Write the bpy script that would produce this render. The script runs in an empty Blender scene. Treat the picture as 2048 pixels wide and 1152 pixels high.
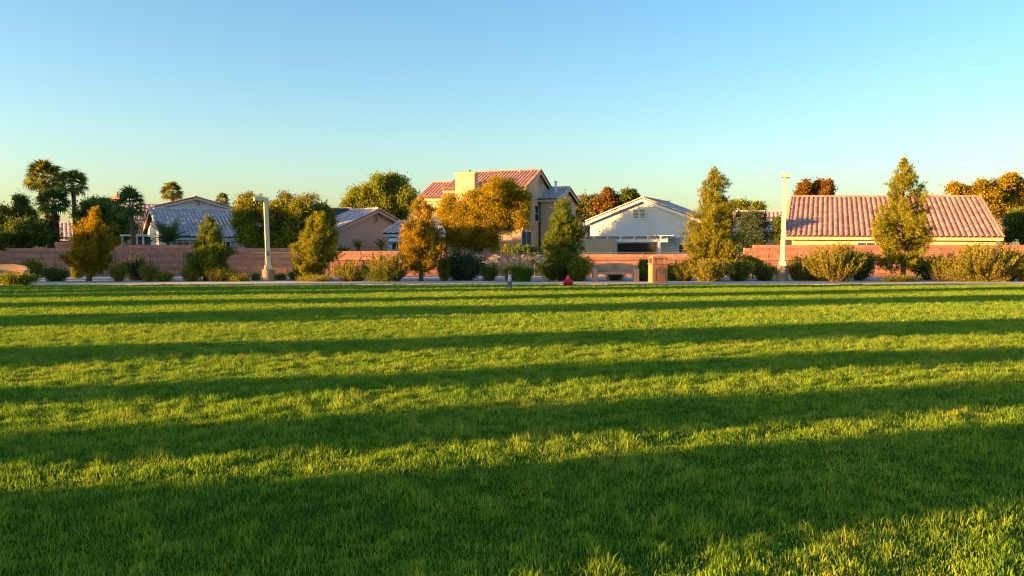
import bpy, bmesh, math, random
import numpy as np
from mathutils import Vector, Matrix, Quaternion

random.seed(7)
rng = np.random.default_rng(11)
R = math.radians
scene = bpy.context.scene
COL = scene.collection

# ------------------------------------------------------------------ camera
CAM_H, FPX, CX, CY, HY = 1.6, 1700.0, 1024.0, 576.0, 503.0
PITCH = math.atan((CY - HY) / FPX)
cam_data = bpy.data.cameras.new('camera')
cam = bpy.data.objects.new('camera', cam_data)
COL.objects.link(cam)
cam.location = (0, 0, CAM_H)
cam.rotation_euler = (math.pi / 2 - PITCH, 0, 0)
cam_data.sensor_width = 36.0
cam_data.lens = 36.0 * FPX / 2048.0
cam_data.clip_start = 0.1
cam_data.clip_end = 12000
scene.camera = cam

# ------------------------------------------------------------------ light
SUN_EL = R(7.0)
SUN_AZ = R(74.0)                       # the light travels towards +X and a little towards +Y
U = np.array([math.sin(SUN_AZ), math.cos(SUN_AZ), 0.0])      # horizontal travel direction
world = bpy.data.worlds.new('World')
scene.world = world
world.use_nodes = True
wn, wl = world.node_tree.nodes, world.node_tree.links
wn.clear()
sky = wn.new('ShaderNodeTexSky')
sky.sky_type = 'NISHITA'
sky.sun_disc = False
sky.sun_elevation = SUN_EL
sky.sun_rotation = math.atan2(-U[0], -U[1])
sky.altitude = 600
sky.air_density = 1.12
sky.dust_density = 2.2
sky.ozone_density = 2.2
hsv = wn.new('ShaderNodeHueSaturation')
hsv.inputs['Saturation'].default_value = 1.2
bg = wn.new('ShaderNodeBackground')
bg.inputs['Strength'].default_value = 0.069
wo = wn.new('ShaderNodeOutputWorld')
wl.new(sky.outputs[0], hsv.inputs['Color'])
wl.new(hsv.outputs[0], bg.inputs[0])
wl.new(bg.outputs[0], wo.inputs[0])

sun_d = bpy.data.lights.new('sun', 'SUN')
sun = bpy.data.objects.new('sun', sun_d)
COL.objects.link(sun)
sun_d.energy = 5.0
sun_d.angle = R(0.5)
sun_d.color = (1.0, 0.485, 0.135)
tv = Vector((U[0] * math.cos(SUN_EL), U[1] * math.cos(SUN_EL), -math.sin(SUN_EL)))
sun.rotation_euler = tv.to_track_quat('-Z', 'Y').to_euler()
sun.location = (-30, -10, 30)

scene.view_settings.view_transform = 'Standard'
scene.view_settings.look = 'None'
scene.view_settings.gamma = 1.0
scene.view_settings.use_curve_mapping = False
scene.view_settings.exposure = 2.6
scene.render.engine = 'CYCLES'
scene.cycles.max_bounces = 6
scene.cycles.diffuse_bounces = 3
scene.cycles.transmission_bounces = 4
scene.cycles.transparent_max_bounces = 4
scene.cycles.use_denoising = True
scene.cycles.denoising_prefilter = 'NONE'
scene.cycles.denoising_input_passes = 'RGB_ALBEDO_NORMAL'
scene.cycles.use_adaptive_sampling = False
scene.cycles.sample_clamp_indirect = 1.0
scene.cycles.pixel_filter_type = 'BLACKMAN_HARRIS'
scene.cycles.filter_width = 1.2

# ------------------------------------------------------------------ projection helpers
def ray(px, py):
    dx, dy = (px - CX) / FPX, (CY - py) / FPX
    return np.array([dx, math.cos(PITCH) + dy * math.sin(PITCH), -math.sin(PITCH) + dy * math.cos(PITCH)])
def W(px, py, Y):
    d = ray(px, py); t = Y / d[1]
    return np.array([d[0] * t, Y, CAM_H + d[2] * t])
def G(px, py, z=0.0):
    d = ray(px, py); t = (z - CAM_H) / d[2]
    return np.array([d[0] * t, d[1] * t, z])
def hit(px, py, p0, n):
    d = ray(px, py); c = np.array([0, 0, CAM_H])
    t = np.dot(np.asarray(p0) - c, n) / np.dot(d, n)
    return c + d * t
def unit(v):
    v = np.asarray(v, float); return v / max(1e-9, np.linalg.norm(v))

# ------------------------------------------------------------------ materials
def newmat(name):
    m = bpy.data.materials.new(name); m.use_nodes = True
    m.node_tree.nodes.clear()
    return m, m.node_tree.nodes, m.node_tree.links
def rgb(c): return (c[0], c[1], c[2], 1.0)
def surf(name, col, col2=None, rough=0.8, scale=3.0, bump=0.0, bscale=60.0, rand=None, spec=0.3, metallic=0.0, detail=6.0):
    """plain surface: noise between two colours, optional relief, optional piece-to-piece variation"""
    m, N, L = newmat(name)
    out = N.new('ShaderNodeOutputMaterial'); b = N.new('ShaderNodeBsdfPrincipled')
    b.inputs['Roughness'].default_value = rough
    b.inputs['Specular IOR Level'].default_value = spec
    b.inputs['Metallic'].default_value = metallic
    tc = N.new('ShaderNodeTexCoord')
    geo = N.new('ShaderNodeNewGeometry')
    nz = N.new('ShaderNodeTexNoise'); nz.inputs['Scale'].default_value = scale; nz.inputs['Detail'].default_value = detail
    nz.inputs['Roughness'].default_value = 0.65
    L.new(geo.outputs['Position'], nz.inputs['Vector'])
    ramp = N.new('ShaderNodeValToRGB')
    ramp.color_ramp.elements[0].position = 0.3; ramp.color_ramp.elements[1].position = 0.7
    c2 = col2 if col2 is not None else tuple(0.8 * c for c in col)
    ramp.color_ramp.elements[0].color = rgb(c2); ramp.color_ramp.elements[1].color = rgb(col)
    L.new(nz.outputs['Fac'], ramp.inputs['Fac'])
    last = ramp.outputs['Color']
    if rand:
        h = N.new('ShaderNodeHueSaturation')
        mr = N.new('ShaderNodeMapRange')
        mr.inputs['To Min'].default_value = 1.0 - rand[1]; mr.inputs['To Max'].default_value = 1.0 + rand[1]
        if rand[0] == 'object':
            oi = N.new('ShaderNodeObjectInfo'); L.new(oi.outputs['Random'], mr.inputs['Value'])
        else:
            L.new(geo.outputs['Random Per Island'], mr.inputs['Value'])
        L.new(mr.outputs[0], h.inputs['Value']); L.new(last, h.inputs['Color'])
        last = h.outputs['Color']
    L.new(last, b.inputs['Base Color'])
    if bump > 0:
        n2 = N.new('ShaderNodeTexNoise'); n2.inputs['Scale'].default_value = bscale; n2.inputs['Detail'].default_value = 4
        L.new(geo.outputs['Position'], n2.inputs['Vector'])
        bp = N.new('ShaderNodeBump'); bp.inputs['Strength'].default_value = bump; bp.inputs['Distance'].default_value = 0.02
        L.new(n2.outputs['Fac'], bp.inputs['Height']); L.new(bp.outputs[0], b.inputs['Normal'])
    L.new(b.outputs[0], out.inputs[0])
    return m
def leafmat(name, dark, light, trans=0.35, straw=None, scale=1.2, rough=0.55, dry=None):
    m, N, L = newmat(name)
    out = N.new('ShaderNodeOutputMaterial')
    geo = N.new('ShaderNodeNewGeometry')
    nz = N.new('ShaderNodeTexNoise'); nz.inputs['Scale'].default_value = scale; nz.inputs['Detail'].default_value = 2
    L.new(geo.outputs['Position'], nz.inputs['Vector'])
    add = N.new('ShaderNodeMath'); add.operation = 'MULTIPLY_ADD'
    L.new(geo.outputs['Random Per Island'], add.inputs[0]); add.inputs[1].default_value = 0.65
    mul = N.new('ShaderNodeMath'); mul.operation = 'MULTIPLY_ADD'
    L.new(nz.outputs['Fac'], mul.inputs[0]); mul.inputs[1].default_value = 0.9; mul.inputs[2].default_value = -0.28
    L.new(mul.outputs[0], add.inputs[2])
    ramp = N.new('ShaderNodeValToRGB')
    e = ramp.color_ramp.elements
    e[0].position = 0.0; e[0].color = rgb(dark)
    e[1].position = 0.8; e[1].color = rgb(light)
    if straw:
        e[1].position = 0.6; x = e.new(0.74); x.color = rgb(light)
        x = e.new(0.95); x.color = rgb(straw)
    L.new(add.outputs[0], ramp.inputs['Fac'])
    src = ramp.outputs[0]
    if dry:
        n3 = N.new('ShaderNodeTexNoise'); n3.inputs['Scale'].default_value = 0.22; n3.inputs['Detail'].default_value = 5; n3.inputs['Roughness'].default_value = 0.7
        L.new(geo.outputs['Position'], n3.inputs['Vector'])
        mr = N.new('ShaderNodeMapRange'); mr.inputs['From Min'].default_value = 0.48; mr.inputs['From Max'].default_value = 0.72; mr.inputs['To Max'].default_value = 0.5
        L.new(n3.outputs['Fac'], mr.inputs['Value'])
        mxc = N.new('ShaderNodeMix'); mxc.data_type = 'RGBA'; mxc.inputs[7].default_value = rgb(dry)
        L.new(mr.outputs[0], mxc.inputs[0]); L.new(src, mxc.inputs[6]); src = mxc.outputs[2]
    b = N.new('ShaderNodeBsdfPrincipled'); b.inputs['Roughness'].default_value = rough
    b.inputs['Specular IOR Level'].default_value = 0.12
    t = N.new('ShaderNodeBsdfTranslucent')
    L.new(src, b.inputs['Base Color'])
    hs = N.new('ShaderNodeHueSaturation'); hs.inputs['Value'].default_value = 1.3; hs.inputs['Saturation'].default_value = 1.1
    L.new(src, hs.inputs['Color']); L.new(hs.outputs[0], t.inputs['Color'])
    mx = N.new('ShaderNodeMixShader'); mx.inputs[0].default_value = trans
    L.new(b.outputs[0], mx.inputs[1]); L.new(t.outputs[0], mx.inputs[2]); L.new(mx.outputs[0], out.inputs[0])
    return m
def glassmat(name, col=(0.03, 0.05, 0.07)):
    m, N, L = newmat(name)
    out = N.new('ShaderNodeOutputMaterial'); b = N.new('ShaderNodeBsdfPrincipled')
    b.inputs['Base Color'].default_value = rgb(col); b.inputs['Roughness'].default_value = 0.06
    b.inputs['Specular IOR Level'].default_value = 0.8
    L.new(b.outputs[0], out.inputs[0]); return m

M = {}
M['lawn'] = surf('lawn_soil', (0.04, 0.10, 0.008), (0.028, 0.07, 0.006), 1.0, 1.5, 0.3, 40, spec=0.0)
M['terrain'] = surf('dry_earth', (0.22, 0.17, 0.12), (0.15, 0.12, 0.085), 0.95, 0.4, 0.3, 8)
M['path'] = surf('path_concrete', (0.48, 0.45, 0.41), (0.38, 0.36, 0.33), 0.9, 1.2, 0.15, 90)
M['gravel'] = surf('bed_gravel', (0.46, 0.43, 0.40), (0.28, 0.26, 0.24), 0.95, 22.0, 0.8, 35)
M['block_smooth'] = surf('wall_block_smooth', (0.47, 0.235, 0.165), (0.39, 0.19, 0.135), 0.92, 2.2, 0.3, 70, rand=('object', 0.13))
M['block_split'] = surf('wall_block_split_face', (0.41, 0.185, 0.125), (0.33, 0.15, 0.10), 0.95, 2.2, 0.9, 45, rand=('object', 0.16))
M['mortar'] = surf('mortar', (0.30, 0.21, 0.165), (0.22, 0.155, 0.12), 0.95, 4.0, 0.3, 60)
M['tile'] = surf('roof_tile_clay', (0.43, 0.235, 0.20), (0.32, 0.18, 0.155), 0.8, 1.3, 0.25, 40, rand=('object', 0.22))
M['tile_mass'] = surf('roof_tile_clay_mass', (0.43, 0.235, 0.20), (0.32, 0.18, 0.155), 0.8, 1.3, 0.25, 40, rand=('island', 0.22))
M['tile_pale'] = surf('roof_tile_pale', (0.60, 0.465, 0.46), (0.49, 0.38, 0.375), 0.8, 1.3, 0.25, 40, rand=('object', 0.2))
M['tile_pale_mass'] = surf('roof_tile_pale_mass', (0.60, 0.465, 0.46), (0.49, 0.38, 0.375), 0.8, 1.3, 0.25, 40, rand=('island', 0.2))
M['deck'] = surf('roof_deck', (0.10, 0.06, 0.045), (0.07, 0.045, 0.035), 0.95, 3)
M['stucco_cream'] = surf('stucco_cream', (0.60, 0.43, 0.27), (0.54, 0.385, 0.235), 0.95, 0.7, 0.05, 30)
M['stucco_pink'] = surf('stucco_pink', (0.52, 0.36, 0.26), (0.47, 0.32, 0.23), 0.95, 0.7, 0.05, 30)
M['stucco_white'] = surf('stucco_white', (0.56, 0.58, 0.58), (0.49, 0.51, 0.51), 0.95, 0.7, 0.05, 30)
M['trim'] = surf('trim_paint', (0.58, 0.5, 0.4), (0.5, 0.43, 0.35), 0.7, 2)
M['trim_white'] = surf('white_trim_paint', (0.74, 0.72, 0.68), (0.66, 0.64, 0.6), 0.6, 2)
M['glass'] = glassmat('window_glass')
M['dark'] = surf('dark_opening', (0.02, 0.02, 0.022), None, 0.8)
M['solar'] = surf('solar_cells', (0.012, 0.016, 0.03), (0.01, 0.012, 0.022), 0.55, 2, spec=0.12)
M['pole'] = surf('lamp_post_paint', (0.66, 0.58, 0.42), (0.6, 0.52, 0.38), 0.55, 2.0)
M['plinth'] = surf('cast_concrete', (0.23, 0.195, 0.155), (0.17, 0.15, 0.125), 0.92, 3.0, 0.35, 50)
M['bench'] = surf('bench_concrete', (0.44, 0.30, 0.22), (0.37, 0.25, 0.18), 0.92, 3.0, 0.3, 50)
M['bin'] = surf('bin_concrete', (0.36, 0.17, 0.105), (0.29, 0.14, 0.085), 0.92, 3.0, 0.3, 50)
M['relief'] = surf('emblem_relief', (0.33, 0.18, 0.12), (0.27, 0.15, 0.10), 0.92, 6.0)
M['steel'] = surf('galvanised_steel', (0.16, 0.18, 0.16), (0.12, 0.135, 0.12), 0.6, 5)
M['rust'] = surf('painted_post', (0.14, 0.09, 0.07), (0.09, 0.06, 0.05), 0.7, 5)
M['ladder'] = surf('ladder_wood', (0.34, 0.2, 0.1), (0.26, 0.15, 0.08), 0.7, 8)
M['bark'] = surf('bark', (0.16, 0.11, 0.075), (0.09, 0.06, 0.04), 0.95, 6, 0.8, 25)
M['bark_red'] = surf('pine_bark', (0.19, 0.115, 0.07), (0.11, 0.065, 0.04), 0.95, 6, 0.8, 25)
M['palm_bark'] = surf('palm_trunk_bark', (0.17, 0.105, 0.07), (0.09, 0.06, 0.04), 0.95, 9, 0.9, 20)
M['hill'] = surf('far_hill_rock', (0.30, 0.27, 0.25), (0.25, 0.22, 0.21), 0.95, 0.01)
# foliage
M['pine'] = leafmat('pine_needles', (0.06, 0.1, 0.016), (0.31, 0.295, 0.022), 0.3)
M['pine_dark'] = leafmat('pine_needles_dark', (0.035, 0.09, 0.014), (0.18, 0.225, 0.024), 0.3)
M['pine_gold'] = leafmat('pine_needles_golden', (0.1, 0.11, 0.014), (0.42, 0.28, 0.016), 0.35)
M['leaf_gold'] = leafmat('golden_leaves', (0.08, 0.11, 0.012), (0.4, 0.285, 0.014), 0.4)
M['leaf_green'] = leafmat('green_leaves', (0.04, 0.09, 0.014), (0.27, 0.26, 0.022), 0.35)
M['leaf_dark'] = leafmat('dark_leaves', (0.03, 0.07, 0.014), (0.135, 0.18, 0.028), 0.3)
M['leaf_bright'] = leafmat('bright_green_leaves', (0.07, 0.12, 0.014), (0.24, 0.27, 0.028), 0.4)
M['leaf_pale'] = leafmat('pale_olive_leaves', (0.09, 0.1, 0.03), (0.21, 0.2, 0.06), 0.4)
M['leaf_red'] = leafmat('russet_leaves', (0.06, 0.055, 0.012), (0.24, 0.12, 0.02), 0.35)
M['leaf_blue'] = leafmat('juniper_leaves', (0.025, 0.055, 0.03), (0.075, 0.11, 0.055), 0.25)
M['palm'] = leafmat('palm_fronds', (0.05, 0.08, 0.016), (0.21, 0.22, 0.03), 0.3)
M['palm_dark'] = leafmat('palm_fronds_dark', (0.025, 0.06, 0.018), (0.1, 0.155, 0.035), 0.25)
M['palm_dead'] = leafmat('dead_palm_fronds', (0.05, 0.03, 0.015), (0.14, 0.085, 0.04), 0.2)
M['shrub_gold'] = leafmat('golden_shrub_leaves', (0.08, 0.11, 0.016), (0.29, 0.265, 0.035), 0.35)
M['plume'] = leafmat('grass_plumes', (0.38, 0.32, 0.22), (0.6, 0.52, 0.4), 0.4)
M['fountain'] = leafmat('fountain_grass_blades', (0.045, 0.12, 0.014), (0.16, 0.25, 0.03), 0.4)
M['flower'] = leafmat('orange_flowers', (0.35, 0.06, 0.02), (0.5, 0.14, 0.03), 0.3)
M['grass'] = leafmat('lawn_blades', (0.014, 0.1, 0.024), (0.19, 0.31, 0.028), 0.35, straw=(0.42, 0.34, 0.09), scale=0.9, dry=(0.19, 0.27, 0.04))
M['skin'] = surf('skin', (0.55, 0.33, 0.24), (0.5, 0.3, 0.21), 0.6, 5)
M['hair'] = surf('red_brown_hair', (0.26, 0.07, 0.025), (0.18, 0.05, 0.02), 0.6, 30)
M['shirt'] = surf('pale_blue_cloth', (0.55, 0.62, 0.85), (0.48, 0.55, 0.78), 0.9, 8)
M['sleeve'] = surf('navy_cloth', (0.012, 0.016, 0.05), None, 0.9, 8)
M['trousers'] = surf('grey_blue_cloth', (0.16, 0.2, 0.25), (0.12, 0.15, 0.2), 0.9, 8)
M['shoe'] = surf('dark_shoe', (0.03, 0.03, 0.035), None, 0.7, 8)
M['shoe_white'] = surf('white_shoe_sole', (0.6, 0.6, 0.6), None, 0.7, 8)
M['pink'] = surf('hot_pink_cloth', (0.8, 0.02, 0.10), (0.7, 0.015, 0.08), 0.85, 8)

# ------------------------------------------------------------------ objects and tags
ORI = {}
def origin(o): return ORI.get(o.name, np.zeros(3)) if o is not None else np.zeros(3)
def tag(o, label=None, cat=None, group=None, kind=None):
    if label: o['label'] = label
    if cat: o['category'] = cat
    if group: o['group'] = group
    if kind: o['kind'] = kind
    return o
def thing(name, label, cat, loc, group=None):
    o = bpy.data.objects.new(name, None)
    o.empty_display_size = 0.3
    COL.objects.link(o); o.location = tuple(float(v) for v in loc)
    ORI[o.name] = np.array(loc, float)
    return tag(o, label, cat, group)
def put(name, me, parent=None, matrix=None):
    """link a mesh as an object; MATRIX is its world matrix"""
    o = bpy.data.objects.new(name, me); COL.objects.link(o)
    if parent is not None: o.parent = parent
    po = origin(parent)
    if matrix is not None:
        o.matrix_basis = Matrix.Translation(-Vector(po)) @ matrix
        ORI[o.name] = np.array(matrix.translation)
    else:
        ORI[o.name] = po.copy()
    return o
def mesh_np(name, V, k, mat, smooth=False):
    """many separate k-gons; V is (n*k, 3)"""
    V = np.ascontiguousarray(V, np.float32); n = len(V) // k
    me = bpy.data.meshes.new(name)
    me.vertices.add(n * k); me.vertices.foreach_set('co', V.ravel())
    me.loops.add(n * k); me.loops.foreach_set('vertex_index', np.arange(n * k, dtype=np.int32))
    me.polygons.add(n); me.polygons.foreach_set('loop_start', np.arange(0, n * k, k, dtype=np.int32))
    me.polygons.foreach_set('loop_total', np.full(n, k, np.int32))
    me.update(calc_edges=True)
    me.materials.append(mat)
    return me
class MB:
    def __init__(s): s.v, s.f = [], []
    def add(s, vs, fs):
        b = len(s.v); s.v += [tuple(float(c) for c in p) for p in vs]; s.f += [tuple(i + b for i in f) for f in fs]; return s
    def hexa(s, p):      # 8 corners: bottom 0-3, top 4-7
        return s.add(p, [(3, 2, 1, 0), (4, 5, 6, 7), (0, 1, 5, 4), (1, 2, 6, 5), (2, 3, 7, 6), (3, 0, 4, 7)])
    def box(s, c, sz, ax=None, bev=0.0):
        c = np.asarray(c, float); X, Y, Z = ax if ax is not None else np.eye(3)
        hx, hy, hz = np.asarray(X) * sz[0] / 2, np.asarray(Y) * sz[1] / 2, np.asarray(Z) * sz[2] / 2
        return s.hexa([c - hx - hy - hz, c + hx - hy - hz, c + hx + hy - hz, c - hx + hy - hz,
                       c - hx - hy + hz, c + hx - hy + hz, c + hx + hy + hz, c - hx + hy + hz])
    def bar(s, a, b, w, h, up=(0, 0, 1)):
        a, b = np.asarray(a, float), np.asarray(b, float)
        d = unit(b - a); x = np.cross(d, up)
        if np.linalg.norm(x) < 1e-3: x = np.array([1.0, 0, 0])
        x = unit(x); z = np.cross(x, d)
        return s.box((a + b) / 2, (w, np.linalg.norm(b - a), h), (x, d, z))
    def tube(s, pts, rad, n=8, cap=True):
        pts = [np.asarray(p, float) for p in pts]; b = len(s.v); m = len(pts)
        ref = np.array([0.31, 0.87, 0.1])
        for i, p in enumerate(pts):
            d = unit(pts[min(i + 1, m - 1)] - pts[max(i - 1, 0)])
            x = np.cross(d, ref)
            if np.linalg.norm(x) < 0.1: x = np.cross(d, [1.0, 0, 0])
            x = unit(x); y = np.cross(d, x); r = rad[i] if hasattr(rad, '__len__') else rad
            for j in range(n):
                a = 2 * math.pi * j / n
                s.v.append(tuple(p + r * (math.cos(a) * x + math.sin(a) * y)))
        for i in range(m - 1):
            for j in range(n):
                k = (j + 1) % n
                s.f.append((b + i * n + j, b + i * n + k, b + (i + 1) * n + k, b + (i + 1) * n + j))
        if cap:
            s.f.append(tuple(b + j for j in range(n))[::-1]); s.f.append(tuple(b + (m - 1) * n + j for j in range(n)))
        return s
    def poly(s, pts): return s.add(pts, [tuple(range(len(pts)))])
    def prism(s, poly, vec):
        n = len(poly); p = [np.asarray(q, float) for q in poly]; v = np.asarray(vec, float)
        return s.add(p + [q + v for q in p], [tuple(range(n))[::-1], tuple(range(n, 2 * n))] + [(i, (i + 1) % n, n + (i + 1) % n, n + i) for i in range(n)])
    def build(s, name, mat, parent=None, smooth=False, bevel=0.0, loc=None, recalc=True):
        o0 = origin(parent) if loc is None else np.asarray(loc, float)
        me = bpy.data.meshes.new(name)
        me.from_pydata([tuple(np.asarray(v) - o0) for v in s.v], [], s.f)
        if recalc or bevel:
            bm = bmesh.new(); bm.from_mesh(me)
            bmesh.ops.recalc_face_normals(bm, faces=bm.faces)
            if bevel:
                bmesh.ops.bevel(bm, geom=[e for e in bm.edges if len(e.link_faces) == 2 and e.calc_face_angle(0) > 0.5], offset=bevel, segments=2, affect='EDGES', profile=0.6)
            bm.to_mesh(me); bm.free()
        if smooth: me.polygons.foreach_set('use_smooth', [True] * len(me.polygons))
        me.materials.append(mat)
        o = bpy.data.objects.new(name, me); COL.objects.link(o)
        if parent is not None: o.parent = parent
        if loc is not None and parent is None: o.location = tuple(o0)
        ORI[o.name] = o0.copy()
        return o
def leaves_obj(name, V, k, mat, parent):
    return put(name, mesh_np(name, V - origin(parent), k, mat), parent)

# ------------------------------------------------------------------ foliage arrays
def rdir(n):
    v = rng.normal(size=(n, 3)); return v / np.linalg.norm(v, axis=1, keepdims=True)
def nrm(v): return v / np.maximum(1e-9, np.linalg.norm(v, axis=1, keepdims=True))
def needles(P, D, L, w):
    """thin triangles from P along D"""
    n = len(P); S = nrm(np.cross(D, rdir(n))) * (np.asarray(w) * 0.5)[:, None] if hasattr(w, '__len__') else nrm(np.cross(D, rdir(n))) * (w * 0.5)
    T = P + D * np.asarray(L)[:, None]
    return np.stack([P - S, P + S, T], 1).reshape(-1, 3)
def leafs(P, D, L, wr):
    """rhombic leaves"""
    n = len(P); S = nrm(np.cross(D, rdir(n))) * (np.asarray(L) * wr * 0.5)[:, None]
    T = P + D * np.asarray(L)[:, None]; C = P + D * (np.asarray(L) * 0.45)[:, None]
    return np.stack([P, C + S, T, C - S], 1).reshape(-1, 3)
def blob_points(c, r, n, shell=2.4, low=-0.75):
    v = rdir(n * 2); v = v[v[:, 2] > low][:n]
    q = rng.random(len(v)) ** (1.0 / shell)
    return np.asarray(c) + v * q[:, None] * np.asarray(r), v

# ------------------------------------------------------------------ plants
def pine(label, tpx, tpy, prof, Y, mat, base_py=None, n_br=130, trunk_px=10, bare=0.13, dens=15, group='young pines in the gravel bed'):
    """PROF: (t from base to top, half width left, half width right) in pixels of the photograph"""
    k = Y / FPX
    base = W(prof['x'], base_py, Y); base[2] = 0.0
    top = W(tpx, tpy, Y); H = top[2]
    t_ = np.array([p[0] for p in prof['w']]); wl_ = np.array([p[1] for p in prof['w']]) * k; wr_ = np.array([p[2] for p in prof['w']]) * k
    o = thing('pine_tree', label, 'tree', base, group)
    lean = top[:2] - base[:2]
    def axis(t): return np.array([base[0] + lean[0] * t, base[1] + lean[1] * t, H * t])
    tm = MB(); ts = np.linspace(0, 0.97, 9); r0 = trunk_px * 0.5 * k
    tm.tube([axis(t) + np.array([math.sin(t * 7) * 0.03, 0, 0]) * (t > 0) - np.array([0, 0, 0.05]) * (t == 0) for t in ts], [r0 * (1.25 if t == 0 else 1) * (1 - t * 0.93) for t in ts], 8)
    tm.build('trunk', M['bark_red'], o, smooth=True)
    gz = 0.62 + 0.6 * rng.random((9, 6))
    bm_ = MB(); P, D = [], []
    for i in range(n_br):
        t = bare + (1 - bare) * ((i + rng.random()) / n_br) ** 0.95
        az = i * 2.39996 + rng.normal() * 0.35
        g_ = gz[int(t * 8.99), int((az % 6.2832) / 6.2832 * 5.999)]
        if g_ < 0.78 and rng.random() < 0.75: continue
        ca, sa = math.cos(az), math.sin(az)
        wr = np.interp(t, t_, wr_); wlf = np.interp(t, t_, wl_)
        half = wr * max(ca, 0) ** 2 + wlf * max(-ca, 0) ** 2 + 0.5 * (wr + wlf) * sa * sa
        ln = half * (0.55 + 0.6 * rng.random() ** 0.8) * min(1.15, g_) * 1.05
        if rng.random() < 0.1: ln *= 1.15
        rise = 0.25 + 0.55 * t
        b0 = axis(max(0.03, t - rise * ln / H)); tip = axis(t) + np.array([ca, sa, 0.0]) * ln
        tip[2] += rng.normal() * 0.05
        mid = (b0 + tip) / 2 + np.array([0, 0, -0.06 * ln])
        bm_.tube([b0, mid, tip], [0.022 * (1.15 - t), 0.014 * (1.1 - t * 0.8), 0.004], 4, cap=False)
        ns = max(5, int(ln * dens * 2.7 * (1.1 - 0.3 * t))); s = 0.3 + 0.72 * rng.random(ns) ** 0.6
        pts = b0 + (tip - b0) * s[:, None] + np.array([0, 0, -0.06 * ln]) * (4 * s * (1 - s))[:, None]
        spread = 0.07 + 0.10 * ln * (1.25 - s)
        pts += rng.normal(size=(ns, 3)) * spread[:, None]
        d = nrm((tip - b0)[None, :] / max(ln, 0.1) * 0.7 + np.array([0, 0, 0.75]) + rng.normal(size=(ns, 3)) * 0.5)
        P.append(pts); D.append(d)
    lead = 14; P.append(np.array([axis(0.9 + 0.1 * rng.random()) for _ in range(lead)])); D.append(nrm(np.array([0, 0, 1.0]) + rng.normal(size=(lead, 3)) * 0.25))
    P, D = np.concatenate(P), np.concatenate(D)
    bm_.build('limbs', M['bark_red'], o)
    m = 13
    PP = np.repeat(P, m, 0) + np.repeat(D, m, 0) * (rng.random(len(P) * m) * 0.12)[:, None]
    DD = nrm(np.repeat(D, m, 0) * 0.8 + rng.normal(size=(len(PP), 3)) * 0.55)
    L = 0.12 + 0.12 * rng.random(len(PP))
    leaves_obj('crown', needles(PP, DD, L, 0.022), 3, M[mat], o)
    return o

def broadleaf(name, label, cat, blobs, Y, mat, trunk, leaf=0.1, dens=1.0, hang=0.0, group=None, trunk_r=0.16, bark='bark', depth=0.9, sig=0.2, per=16):
    """BLOBS (px, py, rx, ry[, dy]) trace the crown's masses; TRUNK (px, py) its foot"""
    k = Y / FPX
    base = W(trunk[0], trunk[1], Y); base[2] = 0.0
    o = thing(name, label, cat, base, group)
    cs = []
    for b in blobs:
        dy = b[4] if len(b) > 4 else rng.normal() * 0.5
        c = W(b[0], b[1], Y + dy); cs.append((c, np.array([b[2] * k, (b[2] + b[3]) * 0.5 * k * depth, b[3] * k])))
    cen = np.mean([c for c, _ in cs], 0); lowest = min(c[2] - r[2] for c, r in cs)
    fork = np.array([base[0] * 0.7 + cen[0] * 0.3, base[1], max(0.5, min(lowest + 0.4, cen[2] * 0.55))])
    tm = MB(); tm.tube([base - np.array([0, 0, 0.05]), (base + fork) / 2 + np.array([0.05, 0, 0]), fork], [trunk_r * 1.3, trunk_r, trunk_r * 0.85], 9)
    tm.build('trunk', M[bark], o, smooth=True)
    lm = MB(); PP, DD, LL = [], [], []
    for c, r in cs:
        q = (fork + c) / 2 + np.array([0, 0, 0.12 * np.linalg.norm(c - fork)]) + rng.normal(size=3) * 0.1
        rad = trunk_r * 0.5
        lm.tube([fork, q, c], [rad, rad * 0.6, rad * 0.3], 6, cap=False)
        for _ in range(5):
            e = c + rdir(1)[0] * r * 0.85
            lm.tube([c, (c + e) / 2 + rng.normal(size=3) * 0.08, e], [rad * 0.3, rad * 0.18, rad * 0.06], 4, cap=False)
        vol = r[0] * r[1] * r[2]
        # the mass is made of clumps with gaps between them, and a few sprays that stick out
        ks = int(10 + 8 * min(vol, 6)); rm = float(r.mean())
        sc, sv = blob_points(c, r, ks, shell=2.4); sr = rm * (0.15 + 0.24 * rng.random(len(sc)))
        n = int(dens * (110 + 170 * vol ** 0.72) / len(sc)) + 4
        P, v = [], []
        for q_, w_, rr in zip(sc, sv, sr):
            p_, v_ = blob_points(q_, np.array([rr, rr, rr * 0.85]), n, shell=2.6, low=-0.9)
            P.append(p_); v.append(v_ * 0.6 + w_ * 0.4)
        nx = max(4, int(dens * 10)); Px, vx = blob_points(c, r * 1.22, nx, shell=9); P.append(Px); v.append(vx)
        P, v = np.concatenate(P), np.concatenate(v)
        Q = np.repeat(P, per, 0) + rng.normal(size=(len(P) * per, 3)) * sig * np.array([1, 1, 0.8])
        d = nrm(np.repeat(v, per, 0) * 0.35 + rng.normal(size=(len(Q), 3)) * 0.6 + np.array([0, 0, 0.1 - hang * 1.6]))
        PP.append(Q); DD.append(d); LL.append(leaf * 1.45 * (0.7 + 0.7 * rng.random(len(Q))))
    lm.build('limbs', M[bark], o)
    leaves_obj('crown', leafs(np.concatenate(PP), np.concatenate(DD), np.concatenate(LL), 0.55 if hang < 0.3 else 0.36), 4, M[mat], o)
    return o

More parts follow.
